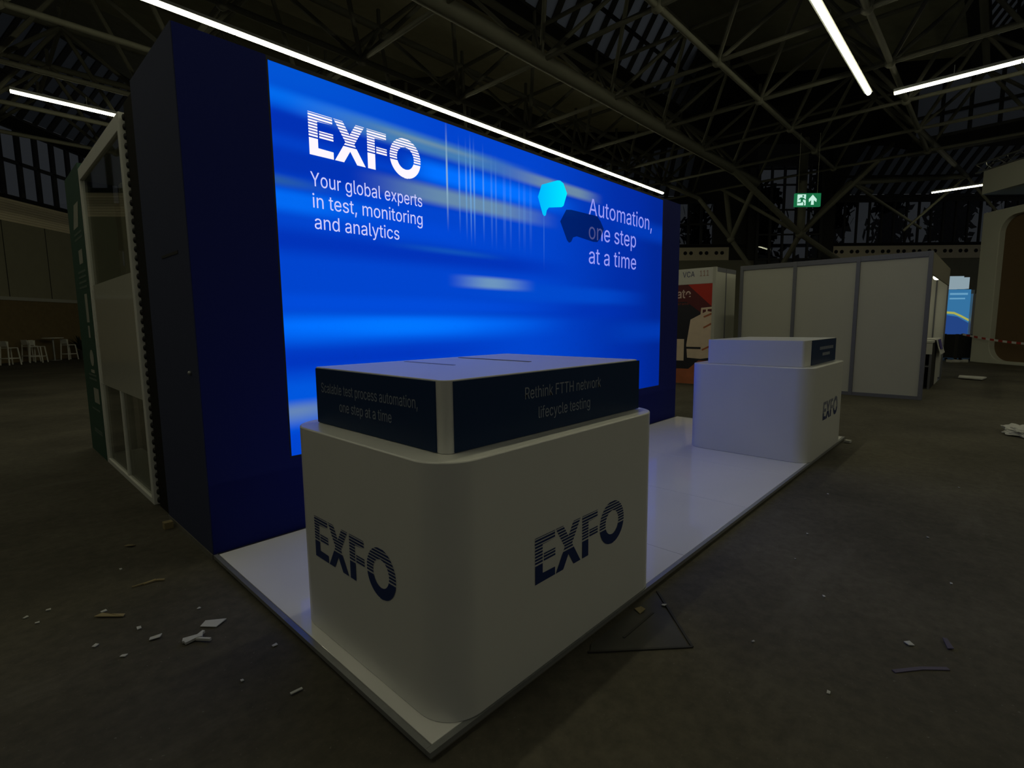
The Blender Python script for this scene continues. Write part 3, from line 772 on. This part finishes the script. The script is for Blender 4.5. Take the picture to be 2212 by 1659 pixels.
# ================================================================ SHELL SCHEME BOOTHS ON THE RIGHT
PX = 11.684; PZ = 2.855
posts = [3.124, 1.989, .815, -.341]
t = thing('partition_booth', (PX, posts[-1], 0), 'grey partition booth of large pale panels behind the far counter', 'booth', 'partition booths')
for y in posts:
    MB().box(PX-.03, PX+.05, y-.035, y+.035, 0, PZ).build('post', K['alu_grey'], t, bevel=.004)
for i in range(3):
    MB().box(PX, PX+.03, posts[i+1]+.036, posts[i]-.036, .07, PZ-.10).build('wall_panel', K['panel'], t)
    MB().box(PX-.022, PX+.045, posts[i+1]+.036, posts[i]-.036, PZ-.10, PZ).build('top_rail', K['alu_grey'], t)
    MB().box(PX-.022, PX+.045, posts[i+1]+.036, posts[i]-.036, .0, .07).build('base_rail', K['alu_grey'], t)
XB = 16.5
for i, (a, b) in enumerate(((-.33, -.13), (-.10, .86), (.89, 1.86), (1.89, 2.87))):
    MB().box(XB, XB+.03, a, b, .06, PZ-.05).build('wall_panel', K['panel_lit'], t)
mb = MB().box(XB-.02, XB+.05, -.36, 3.0, PZ-.06, PZ); mb.box(XB-.02, XB+.05, -.36, 3.0, 0, .06)
for y in (-.36, -.13, .86, 1.86): mb.box(XB-.02, XB+.05, y, y+.03, .06, PZ-.06)
mb.build('back_frame', K['alu_grey'], t)
MB().box(PX+.06, XB-.03, -.362, -.330, PZ-.42, PZ).build('fascia', mat('dull_fascia_board', (.26, .245, .19), .6), t)
MB().box(PX+.06, XB-.03, 3.09, 3.12, 0, PZ).build('wall_panel', K['panel'], t)
MB().box(XB-.9, XB-.03, -.33, 2.9, .001, .008).build('carpet', mat('blue_grey_carpet', (.16, .2, .28), .9), t)
lone(MB().tube((14.19, -.27, 2.52), (14.27, -.27, 2.56), .07, 16), 'spot_lamp_body', K['alu'], (14.2, -.27, 2.52), 'small round spotlight clipped under the booth fascia', 'spotlight') 
sl = bpy.data.objects['spot_lamp_body']; sl.name = 'spot_lamp'; BASE['spot_lamp'] = Matrix.Translation((14.2, -.27, 2.52))
MB().tube((14.17, -.27, 2.505), (14.19, -.27, 2.52), .065, 16, r2=.067).build('lamp_face', K['spot'], sl)
MB().bar((14.23, -.27, 2.54), (14.23, -.33, 2.60), .02, .02).build('clamp', K['alu'], sl)
# desk with cloth
dx0, dx1, dy0, dy1, dz = 13.75, 15.9, -.325, .62, 1.09
t = thing('booth_desk', ((dx0+dx1)/2, (dy0+dy1)/2, 0), 'white topped desk with open dark shelves just inside the partition booth entrance', 'desk')
MB().box(dx0, dx1, dy0, dy1, dz-.05, dz).build('desktop', K['panel_lit'], t, bevel=.005)
MB().box(dx0+.01, dx0+.04, dy0, dy1, dz-.30, dz-.05).build('apron', K['panel_lit'], t)
for y in (dy0, dy1-.04): MB().box(dx0+.01, dx0+.05, y, y+.04, 0, dz-.3).build('upright', K['alu_grey'], t)
MB().box(dx0+.05, dx1-.9, dy0, dy0+.03, 0, dz-.05).build('side_board', K['black'], t)
MB().box(dx1-1.0, dx1-.02, dy0-.002, dy0+.028, 0, dz-.05).build('side_board', K['panel'], t)
MB().box(dx0+.6, dx0+.63, dy0+.04, dy1-.04, 0, dz-.05).build('back_board', K['black'], t)
MB().box(dx0+.02, dx0+.6, dy0+.04, dy1-.04, .50, .53).build('shelf', K['alu_grey'], t)
mb = MB()
ca, cb = 14.3, 15.85
prof = [(dy0-.10, .74), (dy0-.05, .90), (dy0-.02, dz), (dy0+.03, dz+.012), (dy0+.5, dz+.006)]
for i in range(len(prof)-1):
    mb.slab([(ca+.25*(i < 2), prof[i][0], prof[i][1]), (cb, prof[i][0], prof[i][1]), (cb, prof[i+1][0], prof[i+1][1]), (ca+.25*(i < 1), prof[i+1][0], prof[i+1][1])], (0, -.004, .008))
c = lone(mb, 'cloth', K['paper'], (15, dy0, dz), 'white cloth with a purple stripe draped over the booth desk', 'cloth')
BASE[c.name] = Matrix.Translation((15, dy0, dz))
MB().slab([(14.9, dy0-.075, .86), (15.45, dy0-.08, .84), (15.3, dy0-.032, dz), (14.7, dy0-.03, dz)], (0, -.006, .004)).build('purple_stripe', K['purple'], c)

# poster booth further left
QX = 11.30
t = thing('poster_booth', (QX, 3.66, 0), 'booth end with lettered white header and red and black poster, right of the screen wall', 'booth', 'partition booths')
MB().box(QX, QX+.04, 3.66, 5.6, 2.48, PZ).build('header_board', K['panel_lit'], t)
MB().box(QX-.02, QX+.06, 3.58, 3.655, 0, PZ).build('post', K['panel'], t)
MB().box(QX+.06, 12.6, 3.60, 3.63, PZ-.10, PZ).build('top_rail', K['alu_grey'], t)
MB().box(QX+.06, 12.6, 3.60, 3.63, 0, .06).build('base_rail', K['alu_grey'], t)
MB().box(QX+.06, 11.95, 3.605, 3.625, .06, PZ-.1).build('wall_panel', K['panel'], t)
MB().box(11.99, 12.6, 3.605, 3.625, .06, PZ-.1).build('wall_panel', K['panel'], t)
MB().box(11.95, 11.99, 3.595, 3.635, 0, PZ).build('post', K['alu_grey'], t)
u_, n_ = (0, -1, 0), (-1, 0, 0)
lines_on('header_lettering', [('VCA', (QX, 4.41, 2.655), .30, .13)], u_, V, n_, K['ink'], t, .003)
lines_on('header_number', [('111', (QX, 3.98, 2.66), .22, .13)], u_, V, n_, K['faint_red'], t, .003)
pn = MB().box(QX, QX+.03, 3.66, 5.6, .03, 2.475).build('poster', K['print_navy'], t)
def pf(name, pts, material, dep): return MB().face([(QX-dep, y, z) for y, z in pts]).build(name, material, pn)
pf('poster_red', [(4.27, 2.475), (3.662, 2.475), (3.662, 1.93)], K['red'], .002)
pf('poster_maroon', [(4.6, 2.475), (4.27, 2.475), (3.662, 1.93), (3.662, 1.78), (3.86, 1.74), (4.3, 2.06), (4.6, 2.06)], K['maroon'], .0015)
lines_on('poster_lettering', [('ate', (QX, 4.55, 2.155), .36, .21)], u_, V, n_, K['pink_text'], pn, .004, bold=.01)
lines_on('poster_small_lettering', [('arats', (QX, 4.55, 1.985), .31, .055)], u_, V, n_, K['red_text'], pn, .004)
fig = pf('poster_figure', [(4.18, 1.62), (3.90, 1.76), (3.78, 1.82), (3.662, 1.80), (3.662, .70), (3.9, .66), (4.24, .68), (4.27, 1.0)], K['cream_print'], .003)
pf('poster_figure_frame', [(3.92, 1.90), (3.662, 1.92), (3.662, 1.87), (3.76, 1.865), (3.76, 1.80), (3.80, 1.80), (3.80, 1.86), (3.88, 1.855), (3.88, 1.75), (3.93, 1.74)], K['cream_print'], .0035)
mb = MB()
for y0, z0, y1, z1 in ((3.84, 1.66, 3.662, 1.78), (3.84, 1.40, 3.662, 1.54), (3.86, .86, 3.7, .99)):
    mb.face([(QX-.005, y0, z0), (QX-.005, y1, z1-.05), (QX-.005, y1, z1), (QX-.005, y0+.02, z0+.035)])
mb.build('poster_stripes', K['rust'], pn)
pf('poster_card', [(4.56, .60), (4.33, .60), (4.33, 1.14), (4.56, 1.14)], K['cream_print'], .003)
pf('poster_belt', [(4.28, .90), (3.9, .90), (3.9, .95), (4.28, .95)], K['print_navy'], .006)
pf('poster_ground', [(5.2, .03), (3.662, .03), (3.662, .62), (3.95, .62), (4.2, .40), (4.4, .40), (5.2, .36)], K['rust'], .0025)

# ---- glowing blue banner booth in the gap, flight case, white sheeting
BDp = 21.5
t = thing('blue_banner', hall(BDp, -18.7, 0), 'lit blue banner with a yellow curve in the gap beside the cream portal', 'banner', rz=YAW)
def hq(mb, pts, d): return mb.face([hall(d, l, z) for l, z in pts])
K['e_blue'] = emis('lit_blue_print', srgb(52, 112, 158), 1); K['e_blue2'] = emis('lit_deep_blue_print', srgb(34, 66, 128), 1)
K['e_yel'] = emis('lit_yellow_print', srgb(165, 168, 80), 1); K['e_wht'] = emis('lit_white_top', srgb(135, 155, 165), 1); K['e_pale'] = emis('lit_pale_blue_print', srgb(100, 155, 190), 1)
bp_ = hbox(MB(), BDp, BDp+.1, -18.0, -19.08, .1, 2.80).build('banner_panel', K['e_blue'], t)
hq(MB(), [(-18.0, .95), (-19.08, .95), (-19.08, 1.42), (-18.6, 1.68), (-18.0, 1.78)], BDp-.004).build('deep_blue_print', K['e_blue2'], bp_)
mb = MB()
cv = [(-18.0, 1.92), (-18.45, 1.88), (-18.75, 1.75), (-19.08, 1.58)]
for a, b in zip(cv, cv[1:]): hq(mb, [(a[0], a[1]-.09), (b[0], b[1]-.09), b, a], BDp-.008)
mb.build('yellow_curve', K['e_yel'], bp_)
mb = MB(); hq(mb, [(-18.2, 2.58), (-18.95, 2.58), (-18.95, 2.66), (-18.2, 2.66)], BDp-.008); hq(mb, [(-18.2, 2.40), (-18.85, 2.40), (-18.85, 2.46), (-18.2, 2.46)], BDp-.008)
mb.build('banner_lettering', K['e_pale'], bp_)
hbox(MB(), BDp+.05, BDp+.4, -18.1, -18.78, 2.83, 3.35).build('light_top', K['e_wht'], t)
hbox(MB(), BDp+.05, BDp+.3, -18.82, -19.02, 2.83, 3.30).build('light_top', K['e_wht'], t)
hbox(MB(), BDp-.1, BDp+.1, -19.1, -19.45, .0, 2.62).build('side_column', K['panel_lit'], t)
hbox(MB(), BDp+.3, BDp+.4, -17.9, -19.5, .0, 2.8).build('stand', K['panel'], t)
t = thing('flight_case', hall(19.6, -17.15, 0), 'black wheeled flight case between the partition booth and cream portal', 'case', rz=YAW)
hbox(MB(), 19.3, 19.9, -16.75, -17.50, .12, 1.0).build('case_body', K['black'], t, bevel=.01)
mb = MB()
for d, l in ((19.33, -16.78), (19.33, -17.47), (19.87, -16.78), (19.87, -17.47)): hbox(mb, d-.035, d+.035, l-.035, l+.035, .10, 1.02)
mb.build('corner_guard', K['pot'], t)
for d, l in ((19.38, -16.85), (19.38, -17.40), (19.82, -16.85), (19.82, -17.40)):
    q = hall(d, l, .05); MB().tube(q-E2*.02, q+E2*.02, .05, 12).build('caster', K['black'], t)
p = hall(18.9, -16.5, 0); mb = MB()
pts = [(-.32+.64*i/9, random.uniform(-.1, .1)) for i in range(10)]
for i in range(9):
    a, b = pts[i], pts[i+1]; h0, h1 = random.uniform(.03, .10), random.uniform(.03, .10)
    mb.slab([(a[1]-.12, a[0], 0), (a[1]+.12, a[0], 0), (b[1]+.12, b[0], 0), (b[1]-.12, b[0], 0)], (0, 0, max(h0, h1)))
o = lone(mb, 'crumpled_wrap', K['paper'], (0, 0, 0), 'crumpled white wrapping on the floor in front of the black flight case', 'wrapping'); o.location = p; o.rotation_euler = (0, 0, YAW)

# ---- cream portal, hall-aligned
PLt = -17.0; PT = 5.34
t = thing('cream_portal', hall(15.5, PLt, 0), 'large cream portal with rounded opening and brown boarding at right picture edge', 'booth', rz=YAW)
d0, d1 = 12.0, 18.95
outer = [(d0, 0), (d1, 0), (d1, PT), (d0, PT)]
inner = rrect(d0+.65, d1-.70, .11, PT-.26, .55, 10)
mb = MB()
def ring(mb, l0, l1, outer, inner):
    n = len(inner)
    # match inner points to points on the outer rectangle by direction
    cx_, cz_ = (d0+d1)/2, PT/2
    def to_outer(p):
        dx, dz = p[0]-cx_, p[1]-cz_; s = min(((d1-d0)/2)/abs(dx) if dx else 1e9, (PT/2)/abs(dz) if dz else 1e9); return (cx_+dx*s, cz_+dz*s)
    pts = list(inner); outs = [to_outer(p) for p in pts]
    for k, cr in enumerate(((d0, 0), (d1, 0), (d1, PT), (d0, PT))):
        j = min(range(len(outs)), key=lambda i: (outs[i][0]-cr[0])**2+(outs[i][1]-cr[1])**2); outs[j] = cr
    A = [mb.bm.verts.new(hall(p[0], l0, p[1])) for p in pts]; B = [mb.bm.verts.new(hall(p[0], l0, p[1])) for p in outs]
    A2 = [mb.bm.verts.new(hall(p[0], l1, p[1])) for p in pts]; B2 = [mb.bm.verts.new(hall(p[0], l1, p[1])) for p in outs]
    for i in range(n):
        j = (i+1) % n
        for q in ((A[i], A[j], B[j], B[i]), (A2[i], A2[j], B2[j], B2[i]), (A[i], A[j], A2[j], A2[i]), (B[i], B[j], B2[j], B2[i])): mb.bm.faces.new(q)
ring(mb, PLt, PLt-.5, outer, inner)
mb.build('portal_frame', K['portal'], t, bevel=.02)
hbox(MB(), d0+.1, d1-.1, PLt-.2, PLt-.26, .05, PT-.1).build('boarding', K['brown_board'], t)
# canopy box hung above
t = thing('hanging_canopy', hall(16, PLt-1.5, 6.02), 'pale box canopy hung high above the cream portal', 'canopy', rz=YAW)
hbox(MB(), 12, 19.1, PLt, PLt-3.2, 6.02, 6.83).build('canopy_box', K['portal'], t, bevel=.01)
for d in (13.5, 17.8): MB().tube(hall(d, PLt-1.5, 6.83), hall(d, PLt-1.5, 10.5), .012, 6).build('hanging_wire', K['alu'], t)
# lattice truss lying over the canopy
t = thing('lattice_truss', hall(16, PLt-.4, 6.95), 'thin lattice lighting truss running along the top of the pale canopy', 'truss', rz=YAW)
ch = [(-.15, 6.90), (-.15, 7.20), (-.55, 6.90), (-.55, 7.20)]
for l, z in ch: MB().tube(hall(12, PLt+l, z), hall(19.6, PLt+l, z), .028, 8).build('chord', K['alu'], t)
mb = MB()
for i in range(19):
    d = 12+.4*i; e = d+.4; f_ = i % 2
    for l in (-.15, -.55): mb.tube(hall(d, PLt+l, 6.90+.3*f_), hall(e, PLt+l, 7.20-.3*f_), .012, 6)
    for z in (6.90, 7.20): mb.tube(hall(d, PLt-.15-.4*f_, z), hall(e, PLt-.55+.4*f_, z), .012, 6)
mb.build('lattice_brace', K['alu'], t)
# barrier tape
mb = MB(); mb2 = MB(); A = hall(19.0, -16.7, 1.02); B = hall(14.4, -16.2, .78); n = 26
for i in range(n):
    a, b = i/n, (i+1)/n
    p, q = A.lerp(B, a)-Vector((0, 0, .45*a*(1-a))), A.lerp(B, b)-Vector((0, 0, .45*b*(1-b)))
    (mb if i % 2 else mb2).slab([p-Vector((0, 0, .035)), q-Vector((0, 0, .035)), q+Vector((0, 0, .035)), p+Vector((0, 0, .035))], E2*.003)
o = lone(mb, 'barrier_tape', K['tape_red'], A, 'red and white barrier tape stretched in front of the cream portal', 'tape')
BASE[o.name] = Matrix.Translation(A)
mb2.build('white_stripes', K['tape_white'], o)

# ================================================================ EXIT SIGN
def sign():
    c = Vector((17.42, 3.27, 5.315)); u = (Vector((17.68, 2.985, 0))-Vector((17.145, 3.55, 0))).normalized(); n = Vector((-u.y, u.x, 0))
    if n.dot(CAM-c) < 0: n = -n
    t = thing('exit_sign', c-Vector((0, 0, .2)), 'lit green exit sign with running figure and upward arrow, hung under the roof', 'sign')
    w, h = .40, .20
    def P(a, b, d=0): return c+u*a+Vector((0, 0, b))+n*d
    K['e_green'] = emis('lit_green_sign', srgb(24, 108, 66), 1); K['e_mint'] = emis('lit_mint_pictogram', srgb(196, 238, 222), 1)
    bd = MB().slab([P(-w, -h, -.04), P(w, -h, -.04), P(w, h, -.04), P(-w, h, -.04)], n*.08).build('sign_box', K['e_green'], t)
    f = .043
    pz = lambda pts, nm, m, d=f: MB().face([P(a, b, d) for a, b in pts]).build(nm, m, bd)
    pz([(.0, .0), (.16, .155), (.30, .03), (.285, -.06), (.205, 0.0), (.205, -.15), (.105, -.15), (.105, 0), (.01, -.075)][1:]+[], 'arrow', K['e_mint']) if False else None
    mb = MB()
    mb.face([P(a, b, f) for a, b in [(.14, .155), (.02, .02), (.03, -.07), (.10, -.01)]]); mb.face([P(a, b, f) for a, b in [(.14, .155), (.18, -.01), (.26, -.07), (.27, .02)]])
    mb.face([P(a, b, f) for a, b in [(.14, .155), (.10, -.01), (.095, -.15), (.185, -.15), (.18, -.01)]])
    mb.build('arrow', K['e_mint'], bd)
    # door field with running figure in green
    dr = pz([(-.335, -.165), (-.07, -.165), (-.07, .165), (-.335, .165)], 'doorway', K['e_mint'])
    mb = MB(); k = .047
    mb.face([P(-.16+.03*math.cos(a*.628), .115+.03*math.sin(a*.628), k) for a in range(10)])
    for s in ([(-.25, .07), (-.17, .075), (-.12, .05), (-.17, -.03), (-.23, -.03)], [(-.24, .07), (-.30, .02), (-.285, 0), (-.22, .04)], [(-.14, .05), (-.07, .01), (-.08, -.015), (-.15, .015)],
              [(-.23, -.03), (-.17, -.03), (-.20, -.09), (-.33, -.10), (-.33, -.07), (-.235, -.065)], [(-.20, -.03), (-.165, -.03), (-.11, -.10), (-.12, -.165), (-.15, -.165), (-.145, -.105)]):
        mb.face([P(a, b, k) for a, b in s])
    mb.build('running_figure', K['e_green'], bd)
    for a in (-.3, .3): MB().tube(P(a, h), P(a, h)+Vector((0, 0, 1.8)), .008, 6).build('hanger', K['steel'], t)
sign()

# ================================================================ FLOOR LITTER AND HATCH
t = thing('floor_hatch', (1.1, -.2, 0), 'dark metal floor hatch set in the floor before the near counter', 'hatch')
A_ = [(.93, -.03), (1.62, -.03), (1.262, -.395), (.86, -.07)]
MB().slab([(x, y, .001) for x, y in [(.95, -.03), (1.6, -.03), (1.25, -.385), (.90, -.06)]], (0, 0, .003)).build('hatch_plate', mat('worn_steel_plate', (.06, .058, .05), .55, metal=.4, var=.5, scale=6), t)
mb = MB()
for a, b in (((.89, -.055), (1.26, -.40)), ((1.26, -.40), (1.62, -.03)), ((1.10, -.12), (1.40, -.12))): mb.bar((*a, .004), (*b, .004), .012, .006)
mb.build('hatch_rim', K['pot'], t)
def scrap(x, y, pts, label, material='paper', group=None, h=.004, rz=0, name='paper_scrap', cat='paper scrap', curl=.01):
    mb = MB(); mb.slab([(a, b, .0015+random.random()*curl) for a, b in pts], (0, 0, h))
    return lone(mb, name, K[material], (0, 0, 0), label, cat, group), (x, y, rz)
def put(r):
    o, (x, y, rz) = r; o.location = (x, y, 0); o.rotation_euler = (0, 0, rz); return o
put(scrap(-.245, 1.525, [(-.05, .028), (-.055, -.02), (.03, -.035), (.055, .03)], 'white four-sided paper scrap on the dark floor left of the stage', rz=R(-40)))
mb = MB()
for a, b, w in (((-.05, -.01), (.03, .02), .03), ((0, 0), (.02, .055), .016), ((.01, .0), (.085, -.02), .012), ((-.03, -.03), (.02, .02), .02)): mb.bar((*a, .012), (*b, .016), w, .012)
o = lone(mb, 'tape_scrap', K['paper'], (0, 0, 0), 'star-shaped crumpled white tape scrap below the four-sided paper scrap', 'tape scrap'); o.location = (-.355, 1.437, 0); o.rotation_euler = (0, 0, R(-40))
mb = MB()
for a, b, w in (((-.05, -.05), (-.005, 0), .008), ((-.01, -.01), (.03, .04), .018), ((.03, .04), (.08, .045), .014)): mb.bar((*a, .006), (*b, .008), w, .008)
o = lone(mb, 'tape_scrap', K['tan'], (0, 0, 0), 'pale curled tape strip on the floor left of the stage edge', 'tape scrap'); o.location = (-.382, 2.30, 0); o.rotation_euler = (0, 0, R(-50))
put(scrap(-.484, 1.605, [(-.025, -.012), (.02, -.014), (.03, .012), (.005, .006), (-.02, .014)], 'small bent white paper strip left of the star-shaped tape scrap', rz=R(-10)))
put(scrap(-.169, .703, [(-.025, -.005), (.025, -.007), (.026, .006), (-.024, .007)], 'thin white paper sliver on the floor before the stage corner edge', rz=R(0)))
put(scrap(-.60, 2.02, [(-.08, -.012), (.08, -.01), (.07, .016), (.0, .008), (-.06, .02)], 'long tan cardboard strip on the floor at the left', 'tan', rz=R(-48)))
put(scrap(-.335, 3.035, [(-.03, -.012), (.03, -.014), (.035, .01), (-.02, .016)], 'small tan crumb on the floor in front of the navy wall side', 'tan', rz=R(-40)))
put(scrap(-.055, 3.23, [(-.03, -.03), (.03, -.03), (.03, .03), (-.03, .03)], 'small pale block at the foot of the navy wall side', 'tan', h=.05, name='block', cat='block', curl=0))
put(scrap(1.985, -1.154, [(-.022, -.002), (0, -.022), (.024, 0), (.002, .02)], 'diamond shaped white paper flake on the floor at lower right'))
mb = MB(); mb.bar((-.13, .05, .003), (0, 0, .003), .02, .004); mb.bar((0, 0, .003), (.10, -.06, .003), .02, .004)
o = lone(mb, 'tape_strip', K['lilac'], (0, 0, 0), 'bent lilac tape strip stuck on the floor at lower right', 'tape strip'); o.location = (1.803, -1.217, 0); o.rotation_euler = (0, 0, R(-18))
put(scrap(2.10, -1.29, [(-.04, -.012), (.04, -.010), (.042, .008), (-.04, .012)], 'faint grey scuffed tape scrap right of the lilac strip', 'lilac', rz=R(20)))
mb = MB(); bmesh.ops.create_icosphere(mb.bm, subdivisions=4, radius=1)
from mathutils import noise as mnoise
for v in mb.bm.verts:
    d = 1+.38*mnoise.noise(v.co*2.1)+.18*mnoise.noise(v.co*5.3)
    v.co = Vector((v.co.x*.27*d, v.co.y*.17*d, max(0, v.co.z*.085*d+.045)))
o = lone(mb, 'plastic_bag', K['paper'], (0, 0, 0), 'crumpled pale plastic bag on the floor at right picture edge', 'bag'); o.location = (8.62, -1.70, 0); o.rotation_euler = (0, 0, R(25))
put(scrap(17.15, -.94, [(-.5, -.22), (.2, -.3), (.5, -.1), (.3, .25), (-.3, .25)], 'flat white sheet on the floor before the flight case', h=.03, name='paper_sheet', cat='paper sheet', curl=.03))
put(scrap(1.37, -.055, [(-.03, -.02), (.02, -.025), (.035, .01), (-.01, .025)], 'tan paper disc beside the floor hatch', 'tan'))
put(scrap(1.50, -.13, [(-.012, -.01), (.014, -.012), (.012, .012), (-.01, .01)], 'bright paper flake beside the floor hatch rim'))
put(scrap(6.62, -.06, [(-.04, -.03), (.03, -.04), (.045, .02), (-.02, .035)], 'white crumpled scrap at the far corner of the stage', h=.03))
G_ = 'tiny paper flakes left of the stage'
base = None
for x, y in ((-.823, 2.355), (-.877, 2.231), (-.914, 2.347), (-.616, 2.107), (-.519, 1.772), (-.25, 1.75), (-.10, 1.10), (-.30, .95), (-.62, 1.55), (-.45, 2.65), (-.7, 1.75)):
    if base is None: base = put(scrap(x, y, [(-.011, -.006), (.01, -.008), (.012, .006), (-.008, .008)], 'tiny pale paper flake on the dark floor left of the stage', group=G_, curl=.004)); continue
    c = base.copy(); COL.objects.link(c); c.location = (x, y, 0); c.rotation_euler = (0, 0, random.uniform(0, 6)); s = random.uniform(.7, 1.3); c.scale = (s, s, 1)
G_ = 'tiny paper flakes right of the stage'
for i, (x, y) in enumerate(((2.863, -1.265), (2.6, -.5), (4.2, -.35), (3.6, -1.1), (2.2, -.75), (5.2, -1.2), (3.1, -.45), (1.5, -.6), (1.35, -.95))):
    c = base.copy(); COL.objects.link(c); c.location = (x, y, 0); c.rotation_euler = (0, 0, random.uniform(0, 6)); s = random.uniform(.5, .9); c.scale = (s, s, 1)
    c['label'] = 'tiny pale paper flake on the dark floor right of the stage'; c['group'] = G_

# ================================================================ BARE TREES OUTSIDE THE BACK WINDOWS
K['twig'] = mat('dark_twigs', (.02, .022, .026), .9, var=.4)
def tree_bm(seed):
    rnd = random.Random(seed); tr = MB(); cr = MB()
    tr.tube((0, 0, 0), (0, 0, 5), .18, 8, r2=.12)
    for i in range(34):
        a = rnd.uniform(0, 6.28); z0 = rnd.uniform(1.5, 5.2); L_ = rnd.uniform(.9, 1.7); e = rnd.uniform(.3, 1.2)
        p = Vector((0, 0, z0)); q = p+Vector((math.cos(a)*math.cos(e), math.sin(a)*math.cos(e), math.sin(e)))*L_
        tr.tube(p, q, .05, 5, r2=.02)
        for k in range(16):
            c = p.lerp(q, rnd.uniform(.3, 1.05))+Vector((rnd.uniform(-.45, .45), rnd.uniform(-.45, .45), rnd.uniform(-.45, .45)))
            d = Vector((rnd.gauss(0, 1), rnd.gauss(0, 1), rnd.gauss(0, 1))).normalized(); o_ = d.orthogonal().normalized()*rnd.uniform(.10, .22)
            cr.face([c-d*.3, c+o_, c+d*.3, c-o_])
    return tr, cr
tr, cr = tree_bm(3)
t0 = thing('tree', (0, 0, 0), 'dark bare tree outside the back windows', 'tree', 'trees outside the back windows')
tr.build('trunk', K['bark'], t0); cr.build('twigs', K['twig'], t0)
first = True
for i in range(7):
    c = t0 if first else copy_tree(t0); first = False
    c.location = hall(35.2, -12.6-4.25*i, 0); c.rotation_euler = (0, 0, i*1.7); c.scale = (1, 1, 1.65+.1*(i % 3))
